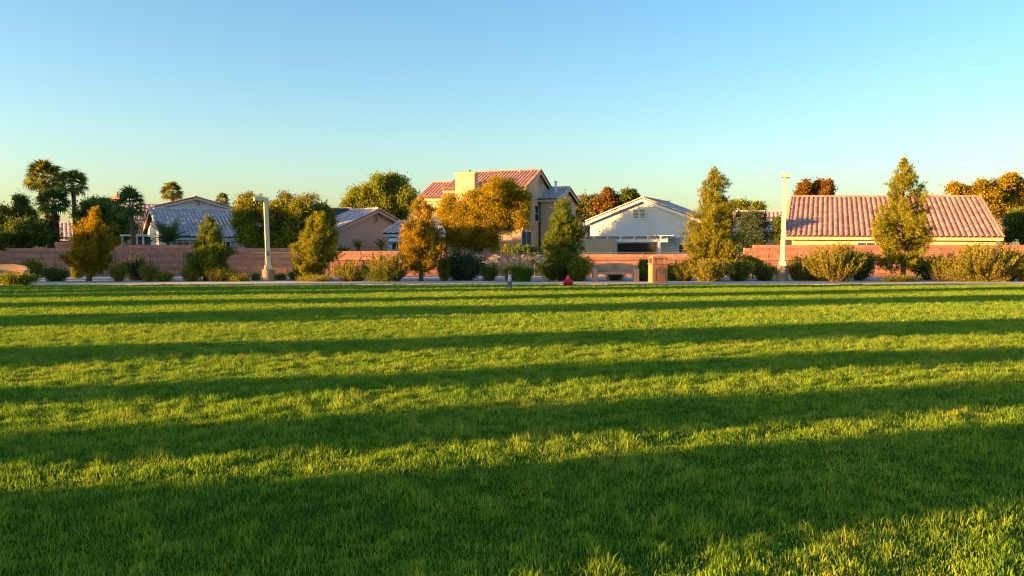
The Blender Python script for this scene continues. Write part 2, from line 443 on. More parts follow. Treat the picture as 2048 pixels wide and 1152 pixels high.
def dome_shrub(label, px, by, w, h, Y, mat, name='shrub', cat='shrub', leaf=0.07, dens=1.0, spiky=0.25, group='shrubs in the gravel bed', blades=False, flowers=None):
    k = Y / FPX; base = W(px, by, Y); base[2] = 0.02
    o = thing(name, label, cat, base, group)
    rx, rz = w * 0.5 * k, h * k
    st = MB(); P, D = [], []
    ns = int(26 + 60 * rx * rz)
    for i in range(ns):
        az = rng.random() * 6.283; sp = rng.random() ** 0.6
        f = (0.55 + 0.45 * math.sqrt(max(0, 1 - sp * sp * 0.9))) * (0.72 + 0.36 * rng.random())
        tip = base + np.array([math.cos(az) * rx * sp * (0.85 + .25 * rng.random()), math.sin(az) * rx * sp * 0.8, rz * f])
        foot = base + np.array([math.cos(az), math.sin(az), 0]) * rx * 0.25 * sp * np.array([1, 1, 0])
        mid = (foot + tip) / 2 + np.array([math.cos(az), math.sin(az), 0.3]) * 0.06
        st.tube([foot, mid, tip], [0.010, 0.007, 0.003], 3, cap=False)
        n = int((22 + 60 * dens))
        s = 0.12 + 0.9 * rng.random(n) ** 0.8
        p = foot + (tip - foot) * s[:, None] + rng.normal(size=(n, 3)) * (0.035 + 0.10 * (1 - spiky) * rx ** 0.5)
        p[:, 2] = np.maximum(p[:, 2], base[2] + 0.02)
        P.append(p); D.append(nrm(unit(tip - foot)[None, :] * (0.4 + spiky) + rng.normal(size=(n, 3)) * 0.6))
    st.build('stems', M['bark'], o)
    P, D = np.concatenate(P), np.concatenate(D)
    L = leaf * 1.3 * (0.7 + 0.7 * rng.random(len(P)))
    leaves_obj('foliage', leafs(P, D, L, 0.42), 4, M[mat], o)
    if flowers:
        Pf, vf = blob_points(base + np.array([0, 0, rz * 0.55]), np.array([rx, rx * 0.8, rz * 0.5]), 60, shell=8, low=0.0)
        Q = np.repeat(Pf, 5, 0) + rng.normal(size=(300, 3))[:len(Pf) * 5] * 0.03
        leaves_obj('blossom', leafs(Q, rdir(len(Q)), np.full(len(Q), 0.07), 0.8), 4, M[flowers], o)
    return o

def spray_shrub(label, px, by, w, h, Y, mat, lean=0.0, dens=1.0, leaf=0.06, group='shrubs in the gravel bed', open_=0.8):
    """stiff shoots fanning up from the base, each clothed in small leaves"""
    k = Y / FPX; base = W(px, by, Y); base[2] = 0.02
    o = thing('shrub', label, 'shrub', base, group)
    rx, rz = w * 0.5 * k, h * k
    st = MB(); P, D = [], []
    for i in range(int(125 * dens * (0.6 + rx * 0.5))):
        az = rng.random() * 6.283; sp = rng.random() ** 0.7
        foot = base + np.array([math.cos(az), math.sin(az) * 0.7, 0]) * rx * 0.45 * rng.random()
        hh = rz * (0.5 + 0.5 * rng.random() ** 0.8) * (1 - 0.42 * sp * sp)
        tip = foot + np.array([math.cos(az) * rx * sp * open_ + lean * rz, math.sin(az) * rx * sp * 0.6, hh])
        mid = (foot + tip) / 2 + np.array([math.cos(az) * 0.1 * rx, math.sin(az) * 0.1 * rx, 0.06])
        st.tube([foot, mid, tip], [0.009, 0.006, 0.002], 3, cap=False)
        n = int(34 + 30 * hh)
        s = 0.1 + 0.92 * rng.random(n)
        a = (1 - s)[:, None]; b = s[:, None]
        p = foot * a * a + mid * 2 * a * b + tip * b * b + rng.normal(size=(n, 3)) * (0.05 * (1.2 - s))[:, None]
        p[:, 2] = np.maximum(p[:, 2], base[2] + 0.02)
        P.append(p); D.append(nrm(unit(tip - mid)[None, :] * 0.9 + rng.normal(size=(n, 3)) * 0.45))
    st.build('stems', M['bark'], o)
    P, D = np.concatenate(P), np.concatenate(D)
    leaves_obj('foliage', leafs(P, D, leaf * 1.25 * (0.7 + 0.8 * rng.random(len(P))), 0.36), 4, M[mat], o)
    return o

def fountain_grass(label, px, by, w, h, Y, group='shrubs in the gravel bed'):
    k = Y / FPX; base = W(px, by, Y); base[2] = 0.02
    o = thing('fountain_grass', label, 'ornamental grass', base, group)
    rx, rz = w * 0.5 * k, h * k
    n = 2600; rx *= 1.22; rz *= 1.12
    az = rng.random(n) * 6.283; sp = rng.random(n) ** 0.6
    foot = base + np.stack([np.cos(az), np.sin(az) * 0.7, np.zeros(n)], 1) * (rx * 0.42 * rng.random(n))[:, None]
    out = np.stack([np.cos(az), np.sin(az) * 0.8, np.zeros(n)], 1)
    hh = rz * (0.55 + 0.4 * rng.random(n)) * (1 - 0.3 * sp)
    prev = foot; V = []
    side = np.stack([-np.sin(az), np.cos(az), np.zeros(n)], 1) * 0.008
    for j in range(1, 5):
        s = j / 4
        p = foot + out * (rx * 0.85 * sp * s ** 1.6)[:, None]
        p[:, 2] += hh * (1.75 * s - 0.78 * s * s - 0.12 * sp * s ** 3)
        w0, w1 = (1 - (j - 1) / 4.2), (1 - j / 4.2)
        V.append(np.stack([prev - side * w0, prev + side * w0, p + side * w1, p - side * w1], 1).reshape(-1, 3)); prev = p
    leaves_obj('blades', np.concatenate(V), 4, M['fountain'], o)
    m = 130
    V = []
    for i in range(m):
        a = rng.random() * 6.283; s = 0.45 + 0.65 * rng.random()
        f = base + np.array([math.cos(a), math.sin(a) * 0.7, 0]) * rx * 0.3
        t0 = f + np.array([math.cos(a) * rx * 0.62 * s, math.sin(a) * rx * 0.5 * s, rz * (0.98 - 0.28 * s * s) * (0.85 + .2 * rng.random())])
        d = unit([math.cos(a) * (0.5 + s), math.sin(a) * (0.4 + s), 0.55 - 0.25 * s])
        q = 46; u_ = rng.random(q)
        P = t0 + d * (u_ * 0.34)[:, None]
        V.append(needles(P, nrm(d * 0.8 + rng.normal(size=(q, 3)) * 0.5), np.full(q, 0.07), 0.022))
    leaves_obj('plume', np.concatenate(V), 3, M['plume'], o)
    return o

# --- palms: every frond is a part of its own
def fan_frond_mesh(name, mat, petiole=0.7, blade=0.75, fingers=15, droop=0.35):
    V = []
    def q(a, b, c, d): V.append([a, b, c, d])
    w = 0.025
    q((0, -w, 0), (0, w, 0), (petiole, w * .6, 0.02), (petiole, -w * .6, 0.02))
    for i in range(fingers):
        a = (i / (fingers - 1) - 0.5) * R(215)
        d = np.array([math.cos(a), math.sin(a), 0]); sd = np.array([-d[1], d[0], 0])
        l = blade * (0.78 + 0.22 * math.cos(a)) * (0.92 + 0.16 * rng.random()); b = np.array([petiole, 0, 0.02])
        m_ = b + d * l * 0.55 + np.array([0, 0, 0.05]); t_ = b + d * l * 0.97 + np.array([0, 0, -droop * (0.5 + rng.random())* 0.5])
        ww = blade * 0.072
        q(b, m_ + sd * ww, t_, m_ - sd * ww)
    return mesh_np(name, np.array(V, float).reshape(-1, 3), 4, mat)
def feather_frond_mesh(name, mat, length=1.5, n=22, curve=0.5):
    V = []
    prev = np.zeros(3)
    for i in range(n):
        s0, s1 = i / n, (i + 1) / n
        p = np.array([length * s1, 0, length * (0.25 * s1 - curve * s1 * s1)])
        d = unit(p - prev)
        V.append([prev + [0, -.012, 0], prev + [0, .012, 0], p + [0, .009, 0], p + [0, -.009, 0]])
        l = length * 0.3 * math.sin(math.pi * (0.12 + 0.85 * s0)) ** 0.8
        for sg in (-1, 1):
            e = p + d * l * 0.55 + np.array([0, sg * l * 0.8, -0.10 * l])
            V.append([p, p + d * 0.035 + np.array([0, sg * .02, 0.01]), e, p - d * 0.02 + np.array([0, sg * .02, 0])])
        prev = p
    return mesh_np(name, np.array(V, float).reshape(-1, 3), 4, mat)
FROND = {}
def fan_palm(label, cpx, cpy, rad_px, Y, base_px, n=46, mat='palm', skirt=0, skirt_to=None, trunk_px=9, group='fan palms behind the wall', name='palm_tree'):
    k = Y / FPX; c = W(cpx, cpy, Y); base = W(base_px, HY, Y); base[2] = 0
    o = thing(name, label, 'palm tree', base, group)
    tr = trunk_px * 0.5 * k
    H = c[2]; tm = MB(); ts = np.linspace(0, 1, 9)
    tm.tube([base + (c - base) * t + np.array([0.12 * math.sin(t * 3.1), 0, 0]) for t in ts], [tr * (1.3 - 0.5 * t) * (1 + 0.06 * (i % 2)) for i, t in enumerate(ts)], 9)
    tm.build('trunk', M['palm_bark'], o, smooth=True)
    S = rad_px * k / 1.45
    key = ('fan', mat)
    if key not in FROND: FROND[key] = [fan_frond_mesh('frond', M[mat], droop=0.3 + 0.2 * i) for i in range(3)]
    for i in range(n):
        az = i * 2.39996 + rng.normal() * 0.15
        el = R(86) - (i / n) ** 0.85 * R(128) + rng.normal() * 0.08
        X = Vector((math.cos(az) * math.cos(el), math.sin(az) * math.cos(el), math.sin(el)))
        roll = rng.normal() * 0.3
        Yv = Vector((-math.sin(az), math.cos(az), 0)).normalized(); Zv = X.cross(Yv)
        rot = Matrix((X, Yv, Zv)).transposed().to_4x4() @ Matrix.Rotation(roll, 4, 'X')
        s = S * (0.85 + 0.25 * rng.random())
        put('frond', FROND[key][i % 3], o, Matrix.Translation(Vector(c) + X * 0.08) @ rot @ Matrix.Scale(s, 4))
    if skirt:
        kd = ('dead',)
        if kd not in FROND: FROND[kd] = [fan_frond_mesh('dead_frond', M['palm_dead'], droop=0.2, fingers=11)]
        z1 = skirt_to
        for i in range(skirt):
            az = rng.random() * 6.283; t = i / skirt; el = R(-62) - R(16) * rng.random()
            z = H - 0.3 - (H - z1 - 0.5) * t * 0.85
            X = Vector((math.cos(az) * math.cos(el), math.sin(az) * math.cos(el), math.sin(el)))
            Yv = Vector((-math.sin(az), math.cos(az), 0)); Zv = X.cross(Yv)
            rot = Matrix((X, Yv, Zv)).transposed().to_4x4()
            p = base + (c - base) * (z / H)
            put('dead_frond', FROND[kd][0], o, Matrix.Translation(Vector(p)) @ rot @ Matrix.Scale(S * 0.8, 4))
    return o
def feather_palm(label, px, py, rad_px, Y, n=26, mat='palm_dark', name='palm_plant', cat='palm plant', trunk=True, group='small palms behind the wall', el0=80, el1=5):
    k = Y / FPX; c = W(px, py, Y); base = c.copy(); base[2] = 0
    o = thing(name, label, cat, base, group)
    if trunk: MB().tube([base, c], [0.14, 0.11], 9).build('trunk', M['palm_bark'], o, smooth=True)
    key = ('feather', mat)
    if key not in FROND: FROND[key] = [feather_frond_mesh('frond', M[mat], curve=0.35 + 0.2 * i) for i in range(3)]
    for i in range(n):
        az = i * 2.39996; el = R(el0) - (i / n) * R(el0 - el1) + rng.normal() * 0.08
        X = Vector((math.cos(az) * math.cos(el), math.sin(az) * math.cos(el), math.sin(el)))
        Yv = Vector((-math.sin(az), math.cos(az), 0)); Zv = X.cross(Yv)
        s = rad_px * k / 1.5 * (0.85 + 0.3 * rng.random())
        put('frond', FROND[key][i % 3], o, Matrix.Translation(Vector(c)) @ Matrix((X, Yv, Zv)).transposed().to_4x4() @ Matrix.Scale(s, 4))
    return o

# ------------------------------------------------------------------ roofs and houses
def tile_mesh(mat):
    # a barrel tile: unit wide, unit long, its lower end open so that each course shades the one below
    prof = [(-0.5, 0.0), (-0.40, 0.02), (-0.30, 0.55), (-0.12, 0.97), (0.12, 0.97), (0.30, 0.55), (0.40, 0.02), (0.5, 0.0)]
    vs, fs = [], []
    for y, lift in ((-0.06, 0.55), (1.0, 0.0)):
        for x, z in prof: vs.append((x, y, z + lift))
    n = len(prof)
    for i in range(n - 1): fs.append((i, i + 1, n + i + 1, n + i))
    b = len(vs)
    for x, z in prof: vs.append((x, -0.06, z + 0.55 - 0.22))
    for i in range(n - 1): fs.append((b + i, b + i + 1, i + 1, i))
    me = bpy.data.meshes.new('roof_tile'); me.from_pydata(vs, [], fs); me.update(); me.materials.append(mat)
    return me
TILE = {}
def roof_plane(parent, c00, c10, c11, c01, tw=0.42, tl=0.42, mat='tile', parts=300, budget=None):
    """tiles the quad: c00-c10 eave, c01-c11 ridge; returns how many went in as parts"""
    c00, c10, c11, c01 = [np.asarray(c, float) for c in (c00, c10, c11, c01)]
    if mat not in TILE: TILE[mat] = tile_mesh(M[mat])
    me0 = TILE[mat]
    nrmv = unit(np.cross(c10 - c00, c01 - c00))
    if nrmv[2] < 0: nrmv = -nrmv
    nx = max(2, round(max(np.linalg.norm(c10 - c00), np.linalg.norm(c11 - c01)) / tw)); ny = max(2, round(np.linalg.norm((c01 + c11 - c00 - c10) / 2) / tl))
    P = lambda s, t: (c00 * (1 - s) + c10 * s) * (1 - t) + (c01 * (1 - s) + c11 * s) * t
    hgt = 0.055
    allm = []
    for j in range(ny):
        for i in range(nx):
            p = P((i + 0.5) / nx, j / ny); q = P((i + 0.5) / nx, (j + 1) / ny)
            xv = P((i + 1) / nx, (j + 0.5) / ny) - P(i / nx, (j + 0.5) / ny)
            jit = rng.normal() * 0.006
            allm.append((p + nrmv * (0.012 + abs(jit)), xv, q - p))
    n = 0
    src = np.array([v.co[:] for v in me0.vertices]); faces = [tuple(f.vertices) for f in me0.polygons]
    rest = MB()
    for idx, (p, xv, yv) in enumerate(allm):
        if n < parts:
            m = Matrix.Identity(4)
            x = unit(xv); y = unit(yv - x * np.dot(yv, x) * 0.0); z = unit(np.cross(x, y)); x = np.cross(y, z)
            wv, lv = np.linalg.norm(xv), np.linalg.norm(yv)
            for r_ in range(3):
                m[r_][0], m[r_][1], m[r_][2], m[r_][3] = x[r_] * wv, y[r_] * lv, z[r_] * hgt, p[r_]
            put('roof_tile', me0, parent, m); n += 1
        else:
            rest.add(p + src[:, :1] * xv + src[:, 1:2] * yv + src[:, 2:3] * hgt * nrmv, faces)
    if rest.v:
        tag(rest.build('roof_tiles_remaining' if n else 'roof_tiles', M[mat + '_mass'], parent, recalc=False), kind='stuff')
    return n
def ridge_row(parent, a, b, mat='tile', step=0.42, r=0.13):
    a, b = np.asarray(a, float), np.asarray(b, float); d = b - a; n = max(2, round(np.linalg.norm(d) / step)); d = d / n
    x = unit(np.cross(d, [0, 0, 1.0])); z = unit(np.cross(x, d))
    mb = MB()
    for i in range(n):
        p = a + d * i
        ring = lambda q, s: [q + (x * math.cos(t) * r + z * math.sin(t) * r * 0.9) * s for t in np.linspace(-0.1, math.pi + 0.1, 6)]
        A, B = ring(p, 1.08), ring(p + d * 1.1, 0.9)
        mb.add(A + B, [(k, k + 1, 6 + k + 1, 6 + k) for k in range(5)] + [tuple(range(6))])
    return tag(mb.build('ridge_tiles', M[mat + '_mass'], parent), kind='stuff')

class House:
    """gable block from ridge ends R0, R1 and the eave ends E0, E1 of its front slope; base z=0"""
    def __init__(s, name, label, R0, R1, E0, E1, wall='stucco_cream', tile='tile', parts=300, overhang=0.35, tiles_back=False, cat='house', thing_obj=None, tw=0.42, tl=None, ridge=True, gable_r=True, gable_l=True, group='houses beyond the wall', fascia='trim'):
        s.R0, s.R1, s.E0, s.E1 = [np.asarray(p, float) for p in (R0, R1, E0, E1)]
        zr, ze = (s.R0[2] + s.R1[2]) / 2, (s.E0[2] + s.E1[2]) / 2
        def mirror(Rp, E): q = 2 * Rp - E; q[2] = E[2]; return q
        s.B0, s.B1 = mirror(s.R0, s.E0), mirror(s.R1, s.E1)
        base = (s.E0 + s.E1 + s.B0 + s.B1) / 4; base[2] = 0
        s.o = thing_obj or thing(name, label, cat, base, group)
        s.rdir = unit((s.R1 - s.R0) * [1, 1, 0]); s.down = unit(((s.E0 + s.E1) - (s.R0 + s.R1)) * [1, 1, 0])
        o = s.o
        # walls: one closed solid under the roof
        t = 0.16
        ins = s.rdir * overhang
        f = overhang * s.down
        drop = (zr - ze) / max(0.1, np.linalg.norm(((s.R0 - s.E0) * [1, 1, 0])))
        dz = np.array([0, 0, 1.0])
        F0, F1 = s.E0 + ins - f, s.E1 - ins - f; B0, B1 = s.B0 + ins + f, s.B1 - ins + f
        up = drop * overhang - t
        F0, F1, B0, B1 = [p + dz * up for p in (F0, F1, B0, B1)]
        A0, A1 = s.R0 + ins - dz * t, s.R1 - ins - dz * t
        g = lambda p: np.array([p[0], p[1], -0.05])
        mb = MB(); v = [g(F0), g(B0), B0, A0, F0, g(F1), g(B1), B1, A1, F1]
        mb.add(v, [(0, 1, 2, 3, 4), (9, 8, 7, 6, 5), (0, 4, 9, 5), (1, 6, 7, 2), (4, 3, 8, 9), (3, 2, 7, 8), (0, 5, 6, 1)])
        s.wall = mb.build('wall', M[wall], o)
        s.F0, s.F1, s.A0, s.A1, s.Bw0, s.Bw1 = F0, F1, A0, A1, B0, B1
        # roof deck, then tiles on it
        mb = MB()
        for a, b, c, d in ((s.E0, s.E1, s.R1, s.R0), (s.B1, s.B0, s.R0, s.R1)):
            dn = np.array([0, 0, -0.11])
            mb.hexa([a + dn, b + dn, c + dn, d + dn, a, b, c, d])
        s.roof = mb.build('roof', M['deck'], o, recalc=True)
        n = roof_plane(s.roof, s.E0, s.E1, s.R1, s.R0, mat=tile, parts=parts, tw=tw, tl=tl or tw)
        if tiles_back: roof_plane(s.roof, s.B1, s.B0, s.R0, s.R1, mat=tile, parts=0, tw=tw, tl=tw)
        if ridge: ridge_row(s.roof, s.R0 + dz * 0.07, s.R1 + dz * 0.07, mat=tile)
        mb = MB(); h = 0.2
        for a, b in ((s.E0, s.E1), (s.B0, s.B1)): mb.bar(a - dz * 0.16 - s.down * 0.0, b - dz * 0.16, 0.05, h)
        for a, b in ((s.E0, s.R0), (s.B0, s.R0), (s.E1, s.R1), (s.B1, s.R1)):
            mb.bar(a - dz * 0.165, b - dz * 0.165, 0.06, h)
        mb.build('fascia', M[fascia], o)
        # rake tiles up the gable edges
        for a, b in ((s.E0, s.R0), (s.E1, s.R1), (s.B0, s.R0), (s.B1, s.R1)):
            ridge_row(s.roof, a + dz * 0.03, b + dz * 0.03, mat=tile, r=0.10)
    def plane(s, which):
        if which == 'front': return s.F0, s.down
        if which == 'left': return s.A0, -s.rdir
        if which == 'right': return s.A1, s.rdir
def panel_on(px0, py0, px1, py1, p0, n, off=0.0):
    """the rectangle a pixel box covers on a vertical plane: centre, width, height and axes"""
    n = unit(n); x = unit(np.cross([0, 0, 1.0], n)); 
    a = hit(px0, (py0 + py1) / 2, p0, n); b = hit(px1, (py0 + py1) / 2, p0, n); c0 = hit((px0 + px1) / 2, py0, p0, n); c1 = hit((px0 + px1) / 2, py1, p0, n)
    if np.dot(b - a, x) < 0: x = -x
    c = (a + b) / 2; c[2] = (c0[2] + c1[2]) / 2
    return c + n * off, abs(np.dot(b - a, x)), c0[2] - c1[2], x, n
def window(parent, px0, py0, px1, py1, p0, n, mull=(1, 0), frame='trim_white', pane='glass', fw=0.06, sash=None):
    c, w, h, x, n = panel_on(px0, py0, px1, py1, p0, n)
    z = np.array([0, 0, 1.0]); ax = (x, n, z)
    fr = MB()
    for sx in (-1, 1): fr.box(c + x * sx * (w / 2 - fw / 2) + n * 0.03, (fw, 0.08, h), ax)
    for sz in (-1, 1): fr.box(c + z * sz * (h / 2 - fw / 2) + n * 0.032, (w - 2 * fw, 0.08, fw), ax)
    for i in range(mull[0]): fr.box(c + x * (-w / 2 + w * (i + 1) / (mull[0] + 1)) + n * 0.025, (fw * 0.7, 0.07, h - 2 * fw), ax)
    for i in range(mull[1]): fr.box(c + z * (-h / 2 + h * (i + 1) / (mull[1] + 1)) + n * 0.02, (w - 2 * fw, 0.07, fw * 0.7), ax)
    f = fr.build('window', M[frame], parent)
    MB().box(c + n * 0.008, (w - fw, 0.012, h - fw), ax).build('pane', M[pane], f)
    return f
def vent(parent, px0, py0, px1, py1, p0, n, cols=1, slats=6, mat='trim'):
    c, w, h, x, n = panel_on(px0, py0, px1, py1, p0, n); z = np.array([0, 0, 1.0]); ax = (x, n, z); fw = 0.06
    fr = MB()
    for i in range(cols + 1): fr.box(c + x * (-w / 2 + w * i / cols) + n * 0.03, (fw, 0.07, h + fw), ax)
    for sz in (-1, 1): fr.box(c + z * sz * h / 2 + n * 0.032, (w - fw, 0.07, fw), ax)
    f = fr.build('gable_vent', M[mat], parent)
    MB().box(c + n * 0.006, (w, 0.01, h), ax).build('vent_backing', M['dark'], f)
    for i in range(slats):
        for j in range(cols):
            cc = c + z * (h * ((i + 0.5) / slats - 0.5)) + x * (w * ((j + .5) / cols - .5)) + n * 0.03
            zz = unit(z + n * 0.9); yy = np.cross(zz, x)
            MB().box(cc, (w / cols - fw, 0.012, h / slats * 1.05), (x, yy, zz)).build('slat', M[mat], f)
    return f

# ================================================================== THE SETTING
def sheet(name, pts, mat, z):
    mb = MB(); mb.poly([(p[0], p[1], z) for p in pts])
    return tag(mb.build(name, mat, None), kind='structure')
terr = MB(); terr.poly([(-5000, -3000, -0.06), (5000, -3000, -0.06), (5000, 9000, -0.06), (-5000, 9000, -0.06)])
tag(terr.build('terrain', M['terrain'], None), kind='structure')
def front_y(x): return 40.6 + 0.012 * x
sheet('lawn', [(-75, -25), (75, -25), (75, front_y(75)), (-75, front_y(-75))], M['lawn'], 0.0)
pb = MB(); pb.prism([(-75, front_y(-75) , -0.05), (75, front_y(75), -0.05), (75, 44.1, -0.05), (-75, 44.1, -0.05)], (0, 0, 0.085))
tag(pb.build('path', M['path'], None), kind='structure')
# the pad where the path widens round the lamp post, and the bed behind
sheet('gravel_bed', [(-75, 44.1), (75, 44.1), (75, 57.5), (-75, 57.5)], M['gravel'], 0.02)
pd = G(550, 563.5)
pb = MB(); pb.prism([(pd[0] - 1.9, 44.1, -0.05), (pd[0] + 2.2, 44.1, -0.05), (pd[0] + 2.2, 45.9, -0.05), (pd[0] - 1.9, 45.9, -0.05)], (0, 0, 0.084))
tag(pb.build('pavement', M['path'], None), kind='structure')
hb = MB()
hx = np.linspace(-1600, 1500, 60)
hp = [(x, 4200, -2) for x in hx]; ht = [(x, 4300, 90 + 45 * math.sin(x * 0.004) + 22 * math.sin(x * 0.011 + 1) + 10 * math.sin(x * 0.031)) for x in hx]
hq = [(x, 5200, -2) for x in hx]
hb.add(hp + ht + hq, [(i, i + 1, 61 + i, 60 + i) for i in range(59)] + [(60 + i, 61 + i, 121 + i, 120 + i) for i in range(59)])
tag(hb.build('hills', M['hill'], None), kind='structure')

# ------------------------------------------------------------------ block wall, in stretches that step with the ground
def unit_block(name, mat, bev):
    mb = MB(); mb.box((0, 0, 0), (1, 1, 1)); me_o = mb.build(name, mat, None)
    me = me_o.data; bpy.data.objects.remove(me_o); return me
BLK = {k: unit_block('brick', M['block_' + k], 0) for k in ('smooth', 'split')}
YW = 55.5
def wall(label, x0, x1, prof, Y0=YW, Y1=YW, group='stretches of the block wall'):
    a, b = W(x0, HY, Y0), W(x1, HY, Y1); a[2] = b[2] = 0
    o = thing('block_wall', label, 'wall', (a + b) / 2, group)
    d = b - a; Ln = np.linalg.norm(d); d = d / Ln; n = np.array([d[1], -d[0], 0.0])
    # heights along the run
    def top_at(s):
        px = x0 + (x1 - x0) * s / Ln; ty = prof[0][1]
        for p, t in prof:
            if px >= p: ty = t
        return W(px, ty, Y0 + (Y1 - Y0) * s / Ln)[2]
    bl, ch = 0.406, 0.203
    core = MB(); cuts = [0.0] + [(p - x0) / (x1 - x0) * Ln for p, t in prof if p > x0] + [Ln]
    nc = max(1, round(max(top_at(s + 0.01) for s in cuts[:-1]) / ch))
    for s0, s1 in zip(cuts[:-1], cuts[1:]):
        h = round(top_at((s0 + s1) / 2) / ch) * ch
        core.box((a + d * (s0 + s1) / 2) + np.array([0, 0, h / 2 - 0.06]), (s1 - s0, 0.165, h - 0.02), (d, -n, np.array([0, 0, 1.0])))
    core.build('mortar_core', M['mortar'], o)
    made, rest = 0, MB()
    for j in range(nc):
        s = -bl * 0.5 * (j % 2)
        while s < Ln - 0.02:
            s0, s1 = max(0, s), min(Ln, s + bl); s += bl
            if s1 - s0 < 0.08: continue
            h = round(top_at((s0 + s1) / 2) / ch)
            if j >= h: continue
            last = j == h - 1
            key = 'smooth' if (last or (h - j) % 2 == 1) else 'split'
            th = 0.215 if last else (0.20 if key == 'smooth' else 0.208)
            c = a + d * (s0 + s1) / 2 + n * (0.004 * rng.normal()) + np.array([0, 0, (j + 0.5) * ch - 0.0])
            if made < 300:
                m = Matrix.Identity(4); sx, sz = (s1 - s0) - 0.010, ch - 0.010
                for r_ in range(3):
                    m[r_][0] = d[r_] * sx; m[r_][1] = -n[r_] * th; m[r_][2] = (1 if r_ == 2 else 0) * sz; m[r_][3] = c[r_]
                put('brick', BLK[key], o, m); made += 1
            else:
                rest.box(c, (s1 - s0 - 0.01, th, ch - 0.01), (d, -n, np.array([0, 0, 1.0])))
    if rest.v: tag(rest.build('remaining_bricks', M['block_split'], o), kind='stuff')
    return o
wall('shaded low stretch of block wall at the far end by the dark trees and orange tree', -130, 112, [(-130, 500), (20, 498), (70, 494)], 60.5, 56.2)
wall('short raised pale-topped stretch of block wall below the two tall fan palms', 112.6, 165, [(112.6, 485)], 56.2, YW)
wall('shaded stretch of block wall in front of the mauve tiled roof, beside the first golden pine', 165.6, 400, [(165.6, 492.5)])
wall('shaded stretch of block wall behind the grey-sided lamp post', 400.6, 640, [(400.6, 496)])
wall('stretch of block wall below the pink gable with sun patches on it', 640.6, 890, [(640.6, 499.5)])
wall('stretch of block wall behind the dark round shrub and the plumed grass', 890.6, 1100, [(890.6, 505.7)])
wall('sunlit orange stretch of block wall behind the bench and bin', 1100.6, 1487, [(1100.6, 505.7)])
wall('tall sunlit stretch of block wall with stepped end behind the cream lamp post', 1487.6, 1740, [(1487.6, 499), (1502, 494), (1510, 489.5)])
wall('tall shaded stretch of block wall behind the big golden bushes', 1740.6, 2170, [(1740.6, 492.5)])

# chain link fence in front of the wall
YF = 54.3
fa, fb = W(70, HY, YF), W(2170, HY, YF); fa[2] = fb[2] = 0
fo = thing('chain_link_fence', 'thin chain link fence with slim posts running along the block wall', 'fence', (fa + fb) / 2)
for p in (83, 141, 230, 300, 367, 447, 530, 600, 664, 723, 795, 893, 968, 1070, 1177, 1287, 1410, 1537, 1640, 1745, 1850, 1960, 2070):
    c = W(p, HY, YF); MB().tube([(c[0], c[1], 0), (c[0], c[1], 1.55)], 0.028, 7).build('post', M['steel' if p in (968, 1070, 141, 447) else 'rust'], fo)
MB().tube([fa + [0, -.005, 1.52], fb + [0, -.005, 1.52]], 0.02, 6).build('top_rail', M['steel'], fo)
wm = MB(); fx0, fx1 = fa[0], fb[0]; sp, hw = 0.11, 1.45
x = fx0
while x < fx1 - hw:
    for s in (1, -1):
        xa, xb = (x, x + hw) if s > 0 else (x + hw, x)
        wm.tube([(xa, YF + 0.03 + 0.002 * s, 0.05), (xb, YF + 0.03 + 0.002 * s, 0.05 + hw)], 0.0022, 3, cap=False)
    x += sp
tag(wm.build('wire_mesh', M['steel'], fo, recalc=False), kind='stuff')

# ================================================================== HOUSES
Z = np.array([0, 0, 1.0])
# A: mauve tiled roof
hA = House('house', 'low house with mauve tiled roof and pale gable behind the palm and the second pine', W(299, 418, 72), W(515, 425, 76.4), W(325, 473, 64.6), W(545, 476, 69.5), 'stucco_white', 'tile_pale', 0, tw=0.32, tl=0.42)
p0, n0 = hA.plane('front')
window(hA.o, 440, 482, 462, 500, p0, n0, (1, 0))
window(hA.o, 352, 482, 380, 500, p0, n0, (1, 0))
for px, py in ((331, 449), (362, 449)):
    c = W(px, py, 68); MB().box(c + np.array([0, 0, .15]), (0.5, 0.4, 0.18)).build('roof_vent', M['trim_white'], hA.o)
# A2: gable behind it
A2r = W(392, 394, 88); n_ = unit(np.array([0.5, -0.87, 0]))
tl_ = np.array([-0.87, -0.5, 0]); e0 = A2r + tl_ * 4.0; e0[2] = W(330, 413, 86)[2]
hA2 = House('house', 'house with pink-edged gable showing above the mauve roof', A2r - n_ * 9, A2r, e0 - n_ * 9, e0, 'stucco_white', 'tile', 0)
p0, n0 = hA2.plane('right'); vent(hA2.o, 394, 402, 400, 411, p0, n0, 1, 4)
# H: roof and chimney at the far left
hH = House('house', 'distant house with a cream chimney rising behind dark trees', W(215, 411, 93), W(350, 411, 95), W(213, 440, 86), W(352, 440, 88), 'stucco_cream', 'tile_pale', 0)
c = W(236, 440, 90)
MB().box((c[0], c[1], c[2] + 0.9), (0.85, 0.8, 3.0)).build('chimney', M['stucco_cream'], hH.o)
ch = hH.o.children[-1]
MB().box((c[0], c[1], c[2] + 2.45), (1.05, 1.0, 0.16)).build('chimney_cap', M['stucco_cream'], ch)
MB().tube([(c[0], c[1], c[2] + 2.5), (c[0], c[1], c[2] + 3.0)], 0.09, 8).build('flue', M['steel'], ch)
c = W(258, 404, 90); MB().tube([c - Z * 1.2, c + Z * 1.05], 0.03, 6).build('antenna_mast', M['steel'], hH.o)
hJ = House('house', 'small pale-roofed house glimpsed between the tall palm trunks', W(85, 446, 86), W(165, 446, 86), W(85, 476, 79), W(168, 476, 79), 'stucco_white', 'tile_pale', 0)
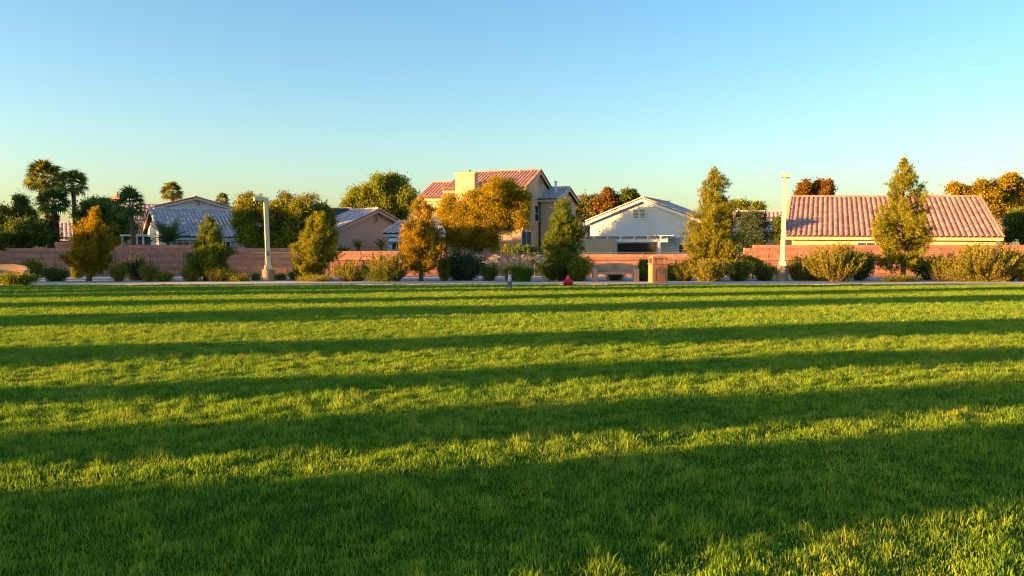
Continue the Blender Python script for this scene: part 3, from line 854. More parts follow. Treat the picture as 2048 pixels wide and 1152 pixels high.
# patio cover at the end of house A
c = W(272, 471, 62)
pc = thing('patio_cover', 'flat patio cover on posts beside the pale gable end', 'patio cover', (c[0], c[1], 0))
MB().box((c[0], c[1], c[2]), (1.7, 1.4, 0.12)).build('roof', M['trim_white'], pc)
for sx in (-0.75, 0.75): MB().box((c[0] + sx, c[1] - 0.55, c[2] / 2 - 0.03), (0.11, 0.11, c[2] - 0.06)).build('post', M['trim_white'], pc)
MB().box((c[0] + 0.35, c[1] + 0.6, c[2] / 2), (0.9, 0.06, c[2] - 0.14)).build('screen', M['rust'], pc)

# B: pink gable
n_ = unit(np.array([0.75, -0.66, 0]))
Br = W(757, 419, 70); e0 = Br + np.array([-0.66, -0.75, 0]) * 4.5; e0[2] = W(668, 460, 66.6)[2]
hB = House('house', 'house with pink gable end and louvre vent, dark solar roof beside it', Br - n_ * 3.6, Br, e0 - n_ * 3.6, e0, 'stucco_pink', 'tile_pale', 0, tw=0.30, tl=0.42, fascia='stucco_pink')
p0, n0 = hB.plane('right'); vent(hB.o, 749, 430, 756, 445, p0, n0, 1, 6, 'stucco_pink')
# its dark wing with solar panels
sr0, sr1, se0, se1 = W(560, 419, 78), W(703, 419, 75.5), W(556, 464, 70), W(690, 464, 68)
wing = House('wing', '', sr0, sr1, se0, se1, 'stucco_pink', 'tile_pale', 0, thing_obj=hB.o)
nn = unit(np.cross(se1 - se0, sr0 - se0)); nn = nn if nn[2] > 0 else -nn
PQ = lambda s, t: (se0 * (1 - s) + se1 * s) * (1 - t) + (sr0 * (1 - s) + sr1 * s) * t
for i in range(6):
    for j in range(3):
        s0, s1, t0, t1 = 0.34 + i * 0.107, 0.33 + i * 0.107 + 0.102, 0.10 + j * 0.295, 0.10 + j * 0.295 + 0.285
        q = [PQ(s0, t0), PQ(s1, t0), PQ(s1, t1), PQ(s0, t1)]
        MB().hexa([p + nn * 0.14 for p in q] + [p + nn * 0.18 for p in q]).build('solar_panel', M['solar'], hB.o)
# front extension
hB2 = House('wing', '', W(795, 446, 66), W(880, 444, 66), W(765, 467, 62), W(890, 467, 62), 'stucco_white', 'tile_pale', 0, thing_obj=hB.o, overhang=0.3)
p0, n0 = hB2.plane('front')
window(hB.o, 783, 485, 803, 501, p0, n0, (1, 0)); window(hB.o, 860, 487, 880, 501, p0, n0, (1, 0))
c, w_, h_, x_, n0 = panel_on(778, 473, 806, 481, p0, n0)
MB().hexa([c - x_ * w_ / 2 - Z * .12, c + x_ * w_ / 2 - Z * .12, c + x_ * w_ / 2 + Z * .1, c - x_ * w_ / 2 + Z * .1] + [q + n0 * 0.8 - Z * 0.12 for q in (c - x_ * w_ / 2 - Z * .12, c + x_ * w_ / 2 - Z * .12, c + x_ * w_ / 2 - Z * .04, c - x_ * w_ / 2 - Z * .04)]).build('awning', M['trim_white'], hB.o)

# C: the two-storey house
r_, v_ = np.array([0.936, -0.352, 0]), np.array([0.352, 0.936, 0])
A = W(1082, 341.5, 73.6)
def C(u, v, z): q = A + r_ * u + v_ * v; q[2] = z; return q
zC = A[2]
hC = House('house', 'two-storey cream house with a broad chimney and terracotta roofs', C(-7.4, 0, zC), C(0, 0, zC), C(-7.4, -4.0, zC - 1.76), C(0, -4.0, zC - 1.76), 'stucco_cream', 'tile', 0, overhang=0.25, tw=0.31, tl=0.5, fascia='stucco_cream')
p0, n0 = hC.plane('right')
vent(hC.o, 1078, 355, 1082.5, 372, p0, n0, 1, 6, 'stucco_cream')
window(hC.o, 1068, 410, 1077.5, 444, p0, n0, (0, 1)); window(hC.o, 1040, 411, 1060, 436, p0, n0, (1, 0))
window(hC.o, 1042, 462, 1062, 492, p0, n0, (1, 0))
# left wing
zl, zr_ = W(880, 396, 73)[2], W(870, 366, 76.9)[2]
lw = House('wing', '', W(868, 366, 76.9), W(912, 366, 75.9), W(836, 396, 73.74), W(884, 396, 72.9), 'stucco_cream', 'tile', 0, thing_obj=hC.o, overhang=0.2, tw=0.31, tl=0.5, fascia='stucco_cream')
E0l = W(836, 396, 73.74); E1l = W(880, 396, 73.0)
# chimney block
cc = C(-5.25, -4.0, 0); mb = MB(); zt = W(937, 346, 70.5)[2]
mb.box((cc[0], cc[1], zt / 2), (1.75, 0.75, zt), (r_, v_, Z)); chm = mb.build('chimney', M['stucco_cream'], hC.o)
MB().box((cc[0], cc[1], zt + 0.03), (1.95, 0.95, 0.2), (r_, v_, Z)).build('chimney_cap', M['stucco_cream'], chm)
MB().tube([(cc[0] + .25, cc[1] + .1, zt + .1), (cc[0] + .25, cc[1] + .1, zt + .32)], 0.09, 8).build('flue', M['steel'], chm)
MB().tube([(cc[0] + .25, cc[1] + .1, zt + .32), (cc[0] + .25, cc[1] + .1, zt + .37)], 0.15, 8).build('flue_cap', M['steel'], chm)
# right wing
ze, za = W(1097, 398, 73.2)[2], W(1131, 376, 75.5)[2]
rw = House('wing', '', C(-0.3, 2.8, za), C(1.75, 2.8, za), C(-0.3, -0.3, ze), C(1.75, -0.3, ze), 'stucco_cream', 'tile_pale', 0, thing_obj=hC.o, overhang=0.28, tw=0.31, tl=0.5, fascia='stucco_cream')
p0, n0 = rw.plane('right'); vent(hC.o, 1128, 387, 1132, 397, p0, n0, 1, 4, 'stucco_cream')
c = C(0.95, 1.2, 0); zb = ze + (za - ze) * 0.48
MB().tube([(c[0], c[1], zb - 0.1), (c[0], c[1], zb + 1.0)], 0.1, 8).build('flue_pipe', M['trim_white'], hC.o)
MB().tube([(c[0], c[1], zb + 1.0), (c[0], c[1], zb + 1.1)], [0.2, 0.1], 8).build('pipe_cap', M['trim_white'], hC.o)
c = C(-1.9, -0.15, zC); MB().tube([c - Z * 0.3, c + Z * 0.12], 0.05, 6).build('vent_pipe', M['trim_white'], hC.o)

# D: white gable with pergola
n_ = unit(np.array([-0.43, -0.90, 0])); t_ = np.array([-n_[1], n_[0], 0])
Dr = W(1284, 396, 68); e0 = Dr + t_ * 4.78; ez = W(1172, 443, 70)[2]; e0[2] = ez
hD = House('house', 'white-walled house with wide gable, double louvre vent and pergola', Dr, Dr - n_ * 8, e0, e0 - n_ * 8, 'stucco_white', 'tile_pale', 0, overhang=0.3, tw=0.32, tl=0.45, fascia='trim_white')
p0, n0 = hD.plane('left')
vent(hD.o, 1266, 418, 1291, 438, p0, n0, 2, 7, 'trim_white')
window(hD.o, 1357, 488, 1380, 508, p0, n0, (1, 0))
c, w_, h_, x_, n1 = panel_on(1236, 487, 1312, 512, p0, n0, 0.004)
MB().box(c + n1 * 0.004, (w_, 0.02, h_), (x_, n1, Z)).build('sliding_door', M['glass'], hD.o)
for px, py, Y, h in ((1338, 409, 72, 0.45), (1303, 403, 69.5, 0.3)):
    c = W(px, py, Y); MB().tube([c - Z * 0.4, c + Z * h], 0.035, 6).build('vent_pipe', M['steel'], hD.o)
# pergola on the gable wall
zt = W(1250, 471, 65)[2]
gl = lambda s, d, z: np.array([*(p0 + t_ * 0 + np.array([n0[1] * -1, n0[0], 0]) * s + n0 * d)[:2], z])
Lx = lambda px, d: hit(px, 478, p0 + n0 * d, n0)
pg = thing('pergola', 'white lattice patio cover on posts along the white gable wall', 'pergola', gl(0, 2.5, 0))
zt = Lx(1250, 2.6)[2]
a, b = Lx(1150, 2.6), Lx(1336, 2.6); a[2] = b[2] = zt - 0.12
MB().bar(a, b, 0.1, 0.26).build('beam', M['trim_white'], pg)
a2, b2 = Lx(1150, 0.06), Lx(1358, 0.06); a2[2] = b2[2] = zt + 0.1
MB().bar(a2, b2, 0.08, 0.16).build('ledger', M['trim_white'], pg)
for px in (1164, 1189, 1215, 1241, 1268, 1295, 1321):
    q = Lx(px, 2.9); q2 = Lx(px, 0.1) ; s = q - n0 * 2.8; q[2] = s[2] = zt + 0.11
    MB().bar(s, q, 0.09, 0.2).build('joist', M['trim_white'], pg)
for d in np.linspace(0.25, 2.8, 11):
    q, s = Lx(1154, d), Lx(1348, d); q[2] = s[2] = zt + 0.235
    MB().bar(q, s, 0.13, 0.035).build('slat', M['trim_white'], pg)
for px in (1170, 1230.5, 1318.5):
    q = Lx(px, 2.6); q[2] = 0
    MB().bar(q, q + Z * (zt - 0.26), 0.18, 0.18, (0, 1, 0)).build('post', M['trim_white'], pg)
# ladder leaning under it
q0, q1 = Lx(1222, 1.6), Lx(1206, 0.7); q0[2] = 0.0; q1[2] = 2.3
ld = thing('ladder', 'wooden step ladder standing under the pergola', 'ladder', q0)
sx = np.array([n0[1], -n0[0], 0]) * -0.25
for s in (-1, 1): MB().bar(q0 + sx * s * 1.2, q1 + sx * s * 0.7, 0.05, 0.09).build('rail', M['ladder'], ld)
for i in range(7):
    t = (i + 0.7) / 7.4; m = q0 * (1 - t) + q1 * t; w_ = 1.2 - 0.5 * t
    MB().bar(m - sx * w_, m + sx * w_, 0.09, 0.035).build('rung', M['ladder'], ld)
MB().bar(q1 + sx * 0.6, q1 + sx * 0.8 + n0 * -0.6 - Z * 2.28, 0.05, 0.06).build('prop', M['ladder'], ld)
# cream garden wall catching the sun at the end of the patio
q, s = W(1146, 486, 66.5), W(1228, 485, 66.0)
gw = thing('garden_wall', 'cream rendered wall behind the ladder under the pergola', 'wall', ((q[0] + s[0]) / 2, 66.2, 0))
MB().box(((q[0] + s[0]) / 2, 66.25, 1.25), (s[0] - q[0], 0.18, 2.5)).build('render', M['stucco_cream'], gw)
MB().box(((q[0] + s[0]) / 2, 66.25, 2.53), (s[0] - q[0] + 0.06, 0.24, 0.07)).build('coping', M['stucco_cream'], gw)
# small house with chimney between C and D
hG = House('house', 'far house with a small cream chimney between the cream and white houses', W(1120, 448, 98), W(1200, 448, 98), W(1118, 470, 92), W(1202, 470, 92), 'stucco_cream', 'tile_pale', 0)
c = W(1158, 440, 95); MB().box((c[0], c[1], c[2] - 0.4), (0.85, 0.8, 1.9)).build('chimney', M['stucco_cream'], hG.o)
MB().box((c[0], c[1], c[2] + 0.6), (1.02, 0.95, 0.13)).build('chimney_cap', M['stucco_cream'], hG.o.children[-1])

# E
hE = House('house', 'low house with grey-mauve roof set back behind the cream lamp post', W(1450, 424, 90), W(1590, 424, 88.5), W(1447, 465, 82), W(1592, 466, 80.5), 'stucco_cream', 'tile_pale', 0)
p0, n0 = hE.plane('front'); window(hE.o, 1553, 474, 1568, 500, p0, n0, (1, 0))
# F: the big sunlit roof on the right
hF = House('house', 'long low cream house with broad sunlit terracotta tile roof', W(1583, 395, 71.9), W(1962, 395, 67.5), W(1572, 472, 62.5), W(2007, 474, 58.6), 'stucco_cream', 'tile', 300, overhang=0.4, tw=0.37, tl=0.68, fascia='stucco_cream')
p0, n0 = hF.plane('front')
window(hF.o, 1714, 484, 1752, 500, p0, n0, (1, 0)); window(hF.o, 1830, 490, 1862, 506, p0, n0, (1, 0)); window(hF.o, 1936, 489, 1962, 504, p0, n0, (1, 0))
for px, py, Y in ((1732, 436, 66), (1580, 449, 66.5)):
    c = W(px, py, Y); MB().tube([c - Z * 0.3, c + Z * 0.35], 0.055, 7).build('vent_pipe', M['trim_white'], hF.o)
c = W(1576, 405, 73); MB().box((c[0], c[1], c[2] - 2), (0.7, 0.7, 4.3)).build('chimney', M['stucco_cream'], hF.o)

# ================================================================== STREET FURNITURE
def ring(mb, c, n, r0, r1, h, seg=20, a0=0.0, a1=2 * math.pi):
    n = unit(n); x = unit(np.cross([0, 0, 1.0], n)); z = np.cross(n, x)
    full = abs(a1 - a0 - 2 * math.pi) < 1e-6
    ts = np.linspace(a0, a1, seg + 1)
    for i in range(seg):
        q = [c + (x * math.cos(t) + z * math.sin(t)) * r for t, r in ((ts[i], r0), (ts[i], r1), (ts[i + 1], r1), (ts[i + 1], r0))]
        mb.hexa(q + [p + n * h for p in q])
    return mb
def disc(mb, c, n, r, h, seg=20):
    n = unit(n); x = unit(np.cross([0, 0, 1.0], n)); z = np.cross(n, x)
    return mb.prism([c + (x * math.cos(t) + z * math.sin(t)) * r for t in np.linspace(0, 2 * math.pi, seg, endpoint=False)], n * h)
def bench(name, label, cx, Y, width, rot=0.0, emblem=True):
    c = W(cx, HY, Y); c[2] = 0.035
    o = thing(name, label, 'bench', c)
    X = np.array([math.cos(rot), math.sin(rot), 0]); N = np.array([math.sin(rot), -math.cos(rot), 0]); ax = (X, -N, Z)
    P = lambda x, y, z: c + X * x - N * y + Z * z
    hw = width / 2
    for s in (-1, 1):
        mb = MB()                       # each end: an upright with a rounded arm
        pts = [(-0.36, 0), (0.30, 0), (0.30, 0.70)] + [(0.30 - 0.16 + 0.16 * math.cos(t), 0.70 + 0.05 * math.sin(t)) for t in np.linspace(0.3, 2.6, 5)] + [(-0.36, 0.62)]
        mb.prism([P(s * (hw - 0.13) - 0.13, y, z) for y, z in pts], X * 0.26)
        mb.build('end_support', M['bench'], o, bevel=0.02)
    MB().box(P(0, -0.06, 0.42), (width - 0.53, 0.52, 0.11), ax).build('seat', M['bench'], o, bevel=0.02)
    mb = MB(); w2 = hw - 0.135
    prof = [(-w2, 0.40)] + [(x, 0.84 + 0.12 * (1 - (x / w2) ** 2)) for x in np.linspace(-w2, w2, 11)] + [(w2, 0.40)]
    mb.prism([P(x, 0.22, z) for x, z in prof], -N * -0.13 if False else N * -0.13)
    mb.build('backrest', M['bench'], o)
    if emblem:
        q = P(0, 0.22, 0.74)
        e = MB(); ring(e, q, N, 0.11, 0.14, 0.025); disc(e, q, N, 0.06, 0.02); e.box(q + N * 0.01 + Z * 0.085 * 0, (0.2, 0.018, 0.02), ax)
        e.build('emblem', M['relief'], o)
    return o
bench('bench', 'tan concrete bench with a round emblem on its curved backrest', 1231, 44.9, 2.42)
bench('bench', 'low tan concrete bench half hidden by bushes beside the dark trees', 8, 41.2, 2.1, 0.15, False)

def bin_(cx, Y):
    c = W(cx, HY, Y); c[2] = 0.035
    o = thing('litter_bin', 'square terracotta concrete litter bin with hooded top', 'litter bin', c)
    w = 0.78; rot = 0.12
    X = np.array([math.cos(rot), math.sin(rot), 0]); N = np.array([math.sin(rot), -math.cos(rot), 0]); ax = (X, -N, Z)
    P = lambda x, y, z: c + X * x - N * y + Z * z
    MB().box(P(0, 0, 0.46), (w, w, 0.92), ax).build('body', M['bin'], o, bevel=0.03)
    MB().box(P(0, 0, 0.945), (w + 0.05, w + 0.05, 0.05), ax).build('rim', M['bin'], o, bevel=0.012)
    for sx in (-1, 1):
        for sy in (-1, 1): MB().box(P(sx * 0.32, sy * 0.32, 1.10), (0.10, 0.10, 0.26), ax).build('corner_post', M['bin'], o)
    for sy in (-1, 1):
        MB().box(P(0.0, sy * 0.33, 1.10), (0.36, 0.05, 0.26), ax).build('hood_panel', M['bin'], o)
    MB().box(P(0, 0.0, 1.10), (0.3, 0.3, 0.25), ax).build('liner', M['dark'], o)
    mb = MB(); mb.hexa([P(-.43, -.43, 1.23), P(.43, -.43, 1.23), P(.43, .43, 1.23), P(-.43, .43, 1.23), P(-.33, -.33, 1.33), P(.33, -.33, 1.33), P(.33, .33, 1.33), P(-.33, .33, 1.33)])
    mb.build('hood', M['bin'], o, bevel=0.012)
    e = MB(); q = P(0.03, -w / 2, 0.60)
    ring(e, q, N, 0.11, 0.14, 0.02); disc(e, q, N, 0.055, 0.016)
    e.build('emblem', M['relief'], o)
    e = MB(); q = P(-0.0, -w / 2, 0.55); ring(e, q, N, 0.235, 0.255, 0.014, 16, 0.0, math.pi)
    for s in (-1, 1): e.box(P(s * 0.245, -w / 2 - 0.006, 0.33), (0.02, 0.014, 0.44), ax)
    e.build('arch_moulding', M['relief'], o)
    return o
bin_(1316, 42.6)

def lamp(label, cx, by, top_px, top_py, Y, rot, ped_h, hw=0.5):
    c = W(cx, by, Y); c[2] = 0.03
    t = W(top_px, top_py, Y); H = t[2]
    o = thing('lamp_post', label, 'lamp post', c, 'lamp posts along the path')
    MB().tube([c, c + Z * ped_h], 0.335, 28).build('pedestal', M['plinth'], o, bevel=0.02)
    X = np.array([math.cos(rot), math.sin(rot), 0]); N = np.array([-math.sin(rot), math.cos(rot), 0])
    MB().box(c + Z * (ped_h + 0.11), (0.36, 0.36, 0.22), (X, N, Z)).build('base_cover', M['pole'], o, bevel=0.012)
    top = np.array([t[0], t[1], H])
    a = c + Z * (ped_h + 0.22)
    mb = MB(); h = 0.115
    lo = [a + X * sx * h + N * sy * h for sx, sy in ((-1, -1), (1, -1), (1, 1), (-1, 1))]; hi = [top + X * sx * h * .95 + N * sy * h * .95 for sx, sy in ((-1, -1), (1, -1), (1, 1), (-1, 1))]
    mb.hexa(lo + hi); mb.build('pole', M['pole'], o, bevel=0.012)
    q = a * 0.82 + top * 0.18
    MB().box(q - N * (h * 0.99), (0.11, 0.02, 0.24), (X, N, Z)).build('access_cover', M['steel'], o)
    for sx in (-1, 1):
        for sy in (-1, 1): MB().tube([c + X * sx * 0.235 + N * sy * 0.235 + Z * (ped_h - 0.01), c + X * sx * 0.235 + N * sy * 0.235 + Z * (ped_h + 0.07)], 0.02, 6).build('anchor_bolt', M['steel'], o)
    # arm and box head
    d = -X
    MB().box(top + d * 0.08 + Z * 0.06, (0.40, 0.2, 0.15), (X, N, Z)).build('arm', M['pole'], o, bevel=0.01)
    hd = MB().box(top + d * 0.44 + Z * 0.05, (0.34, hw, 0.22), (X, N, Z)).build('lamp_head', M['pole'], o, bevel=0.03)
    MB().box(top + d * 0.44 - Z * 0.07, (0.26, 0.38, 0.012), (X, N, Z)).build('lens', M['glass'], hd)
    return o
lamp('lamp post with side-facing head before the dark broadleaf tree', 537, 564.5, 531.5, 400, 44.9, R(22), 0.62, 0.3)
lamp('cream lamp post with box head facing the lawn before the terracotta roof', 1564, 563, 1571, 354, 45.6, R(72), 0.82)

# ================================================================== PEOPLE
def skin_mesh(name, pts, edges, radii, mat, sub=2, o0=np.zeros(3)):
    me = bpy.data.meshes.new(name); me.from_pydata([tuple(np.asarray(p, float) - o0) for p in pts], edges, [])
    ob = bpy.data.objects.new(name + '_tmp', me); COL.objects.link(ob)
    sk = ob.modifiers.new('s', 'SKIN'); sk.use_smooth_shade = True
    for i, v in enumerate(me.skin_vertices[0].data):
        r = radii[i]; v.radius = (r, r) if not hasattr(r, '__len__') else r
        v.use_root = i == 0
    ss = ob.modifiers.new('d', 'SUBSURF'); ss.levels = sub; ss.render_levels = sub
    dg = bpy.context.evaluated_depsgraph_get(); dg.update()
    out = bpy.data.meshes.new_from_object(ob.evaluated_get(dg))
    bpy.data.objects.remove(ob); bpy.data.meshes.remove(me)
    out.name = name; out.materials.clear(); out.materials.append(mat)
    out.polygons.foreach_set('use_smooth', [True] * len(out.polygons))
    return out
def blobs_mesh(parts, mat, name, o0):
    bm = bmesh.new()
    for c, r in parts:
        m = Matrix.Translation(Vector(np.asarray(c) - o0)) @ Matrix.Diagonal((r[0], r[1], r[2], 1))
        bmesh.ops.create_uvsphere(bm, u_segments=14, v_segments=9, radius=1.0, matrix=m)
    me = bpy.data.meshes.new(name); bm.to_mesh(me); bm.free(); me.materials.append(mat)
    me.polygons.foreach_set('use_smooth', [True] * len(me.polygons)); return me
def hand_chain(pts, edges, radii, wrist_i, d, side, s):
    """palm, four fingers and a thumb grown from the wrist"""
    w = np.asarray(pts[wrist_i]); d = unit(d); side = unit(side)
    pts.append(w + d * 0.035 * s); radii.append(0.020 * s); edges.append((wrist_i, len(pts) - 1)); palm = len(pts) - 1
    for k, (off, ln) in enumerate(((-0.018, 0.034), (-0.006, 0.040), (0.006, 0.038), (0.018, 0.030))):
        a = len(pts); pts += [w + d * 0.055 * s + side * off * s, w + d * (0.055 + ln * 0.55) * s + side * off * 1.15 * s, w + d * (0.053 + ln) * s + side * off * 1.2 * s + np.cross(d, side) * 0.008 * s]
        radii += [0.0075 * s, 0.0065 * s, 0.005 * s]; edges += [(palm, a), (a, a + 1), (a + 1, a + 2)]
    a = len(pts); pts += [w + d * 0.02 * s - side * 0.024 * s, w + d * 0.045 * s - side * 0.036 * s]; radii += [0.008 * s, 0.006 * s]; edges += [(palm, a), (a, a + 1)]

# standing child, seen from behind, one foot forward
cb = G(1019.5, 579.5); S = 0.80
Pn = lambda x, y, z: cb + np.array([x, y, z]) * S
per = tag(put('person', None), 'small child standing on the lawn in pale blue top with dark sleeves', 'person')
COL.objects.unlink(per); bpy.data.objects.remove(per)
pts = [Pn(0, 0, .44), Pn(0, -.005, .55), Pn(0, 0, .68), Pn(0, .01, .77), Pn(0, .015, .81), Pn(0, .02, .88), Pn(0, .02, .95),
       Pn(-.085, 0, .755), Pn(-.135, .0, .60), Pn(-.165, .03, .47), Pn(.085, 0, .755), Pn(.135, .0, .60), Pn(.15, .04, .48),
       Pn(-.055, 0, .41), Pn(-.065, -.03, .23), Pn(-.075, -.12, .055), Pn(.055, 0, .41), Pn(.06, .03, .22), Pn(.06, .03, .04),
       Pn(-.08, -.05, .03), Pn(.065, .11, .025)]
rad = [.085, .09, .095, .06, .036, .085, .075, .042, .034, .022, .042, .034, .022, .06, .046, .03, .06, .046, .03, .026, .026]
rad = [r * S for r in rad]
eds = [(0, 1), (1, 2), (2, 3), (3, 4), (4, 5), (5, 6), (3, 7), (7, 8), (8, 9), (3, 10), (10, 11), (11, 12), (0, 13), (13, 14), (14, 15), (0, 16), (16, 17), (17, 18), (15, 19), (18, 20)]
hand_chain(pts, eds, rad, 9, (-.15, .15, -1), (0, 1, 0), S * 0.75); hand_chain(pts, eds, rad, 12, (.1, .2, -1), (0, 1, 0), S * 0.75)
body = skin_mesh('person', pts, eds, rad, M['skin'], 2, cb)
per = put('person', body); per.location = tuple(cb); ORI[per.name] = cb.copy()
tag(per, 'small child standing on the lawn in a pale blue top with dark sleeves', 'person')
idx = lambda ids: [pts[i] for i in ids]
put('shirt', skin_mesh('shirt', [Pn(0, 0, .42), Pn(0, -.005, .55), Pn(0, 0, .68), Pn(0, .008, .765)], [(0, 1), (1, 2), (2, 3)], [.112 * S, .108 * S, .112 * S, .06 * S], M['shirt'], 2, cb), per)
for s in (-1, 1):
    e = (-.158, .028, .50) if s < 0 else (.146, .037, .50)
    put('sleeve', skin_mesh('sleeve', [Pn(s * .07, 0, .745), Pn(s * .10, 0, .72), Pn(s * .137, 0, .60), Pn(*e)], [(0, 1), (1, 2), (2, 3)], [.05 * S, .054 * S, .046 * S, .034 * S], M['sleeve'], 2, cb), per)
put('trousers', skin_mesh('trousers', [Pn(0, 0, .44), Pn(-.055, 0, .40), Pn(-.066, -.03, .23), Pn(-.076, -.115, .08), Pn(.055, 0, .40), Pn(.06, .03, .22), Pn(.06, .03, .06)], [(0, 1), (1, 2), (2, 3), (0, 4), (4, 5), (5, 6)], [.095 * S, .072 * S, .058 * S, .044 * S, .072 * S, .058 * S, .044 * S], M['trousers'], 2, cb), per)
put('shoe', blobs_mesh([(Pn(-.08, -.085, .035), (.04 * S, .075 * S, .035 * S))], M['shoe'], 'shoe', cb), per)
put('shoe', blobs_mesh([(Pn(.063, .065, .03), (.04 * S, .075 * S, .03 * S))], M['shoe_white'], 'shoe', cb), per)
put('hair', blobs_mesh([(Pn(0, .0, .945), (.098 * S, .10 * S, .085 * S)), (Pn(0, -.03, .90), (.09 * S, .075 * S, .08 * S))], M['hair'], 'hair', cb), per)
put('nose', blobs_mesh([(Pn(0, .108, .895), (.012 * S, .016 * S, .014 * S))], M['skin'], 'nose', cb), per)
for s in (-1, 1):
    put('ear', blobs_mesh([(Pn(s * .088, .02, .895), (.012 * S, .02 * S, .025 * S))], M['skin'], 'ear', cb), per)
    put('eye', blobs_mesh([(Pn(s * .032, .094, .92), (.010 * S, .008 * S, .009 * S))], M['dark'], 'eye', cb), per)

# crouching child in pink, bent forward with both hands on the grass
cb2 = G(1136, 573); S2 = 0.98; cb = cb2
Pq = lambda x, y, z: cb2 + np.array([x, y, z]) * S2
pts = [Pq(0, .10, .12), Pq(0, .06, .22), Pq(0, -.02, .30), Pq(0, -.05, .34), Pq(0, -.08, .37), Pq(0, -.10, .42), Pq(0, -.10, .45),
       Pq(-.09, -.03, .31), Pq(-.17, -.08, .18), Pq(-.24, -.12, .06), Pq(.09, -.03, .31), Pq(.17, -.08, .18), Pq(.24, -.12, .06),
       Pq(-.08, .12, .11), Pq(-.13, -.03, .055), Pq(-.10, .17, .04), Pq(.08, .12, .11), Pq(.13, -.03, .055), Pq(.10, .17, .04),
       Pq(-.10, .25, .03), Pq(.10, .25, .03)]
rad = [.10, .10, .095, .06, .038, .08, .07, .042, .034, .022, .042, .034, .022, .062, .05, .032, .062, .05, .032, .026, .026]
rad = [r * S2 for r in rad]
eds = [(0, 1), (1, 2), (2, 3), (3, 4), (4, 5), (5, 6), (3, 7), (7, 8), (8, 9), (3, 10), (10, 11), (11, 12), (0, 13), (13, 14), (14, 15), (0, 16), (16, 17), (17, 18), (15, 19), (18, 20)]
hand_chain(pts, eds, rad, 9, (-.5, -.4, -.55), (0, 1, 0), S2 * .8); hand_chain(pts, eds, rad, 12, (.5, -.4, -.55), (0, 1, 0), S2 * .8)
per2 = put('person', skin_mesh('person', pts, eds, rad, M['skin'], 2, cb2)); per2.location = tuple(cb2); ORI[per2.name] = cb2.copy()
tag(per2, 'child in hot pink hooded top crouching with both hands on the grass', 'person')
put('top', skin_mesh('top', [Pq(0, .11, .10), Pq(0, .06, .20), Pq(0, -.02, .29), Pq(0, -.05, .345), Pq(-.09, -.03, .31), Pq(-.17, -.08, .185), Pq(-.22, -.11, .09), Pq(.09, -.03, .31), Pq(.17, -.08, .185), Pq(.22, -.11, .09)],
     [(0, 1), (1, 2), (2, 3), (2, 4), (4, 5), (5, 6), (2, 7), (7, 8), (8, 9)], [r * S2 for r in (.15, .17, .145, .08, .068, .06, .046, .068, .06, .046)], M['pink'], 2, cb2), per2)
put('hood', blobs_mesh([(Pq(0, -.075, .43), (.10 * S2, .095 * S2, .10 * S2)), (Pq(0, -.04, .37), (.11 * S2, .09 * S2, .06 * S2))], M['pink'], 'hood', cb2), per2)
put('trousers', skin_mesh('trousers', [Pq(0, .12, .11), Pq(-.08, .12, .11), Pq(-.13, -.03, .058), Pq(-.105, .13, .045), Pq(.08, .12, .11), Pq(.13, -.03, .058), Pq(.105, .13, .045)], [(0, 1), (1, 2), (2, 3), (0, 4), (4, 5), (5, 6)], [r * S2 for r in (.11, .075, .062, .042, .075, .062, .042)], M['sleeve'], 2, cb2), per2)
for s in (-1, 1):
    put('shoe', blobs_mesh([(Pq(s * .10, .22, .035), (.035 * S2, .07 * S2, .03 * S2))], M['shoe'], 'shoe', cb2), per2)
    put('eye', blobs_mesh([(Pq(s * .03, -.176, .425), (.010 * S2, .008 * S2, .009 * S2))], M['dark'], 'eye', cb2), per2)
put('face', blobs_mesh([(Pq(0, -.125, .415), (.062 * S2, .055 * S2, .07 * S2))], M['skin'], 'face', cb2), per2)
put('nose', blobs_mesh([(Pq(0, -.183, .405), (.012 * S2, .014 * S2, .012 * S2))], M['skin'], 'nose', cb2), per2)

# ================================================================== PINES IN THE BED
pine('golden young pine beside the tall palms, lit along its left edge', 192, 421, dict(x=177, w=[(0, 6, 5), (.13, 8, 12), (.22, 38, 44), (.38, 46, 40), (.55, 40, 36), (.7, 30, 24), (.85, 15, 13), (.95, 6, 6), (1, 1, 1)]), 45.2, 'pine_gold', 562, 170)
pine('dark green young pine standing in front of the mauve roof', 418, 438, dict(x=411, w=[(0, 6, 6), (.1, 20, 16), (.25, 36, 36), (.4, 42, 46), (.52, 36, 42), (.62, 22, 28), (.75, 16, 24), (.9, 13, 14), (1, 2, 2)]), 45.8, 'pine_dark', 558, 150)
pine('golden leaning pine with rounded top to the right of the grey lamp post', 636, 429, dict(x=612, w=[(0, 6, 6), (.1, 18, 20), (.25, 34, 36), (.42, 36, 46), (.55, 34, 44), (.65, 24, 40), (.8, 16, 34), (.93, 12, 20), (1, 3, 6)]), 45.5, 'pine', 561, 170)
pine('orange-lit slender pine in front of the two-storey house corner', 842, 402, dict(x=842, w=[(0, 7, 7), (.14, 14, 14), (.22, 22, 44), (.4, 42, 38), (.6, 42, 34), (.75, 30, 30), (.88, 20, 22), (.96, 8, 10), (1, 2, 2)]), 45.4, 'pine_gold', 566, 170, trunk_px=9)
pine('broad green pine between the plumed grass and the pergola', 1128, 402, dict(x=1118, w=[(0, 20, 18), (.08, 36, 38), (.28, 42, 44), (.42, 36, 42), (.55, 25, 38), (.68, 18, 32), (.82, 16, 17), (.94, 10, 9), (1, 2, 2)]), 46.2, 'pine_dark', 560, 190, bare=0.03)
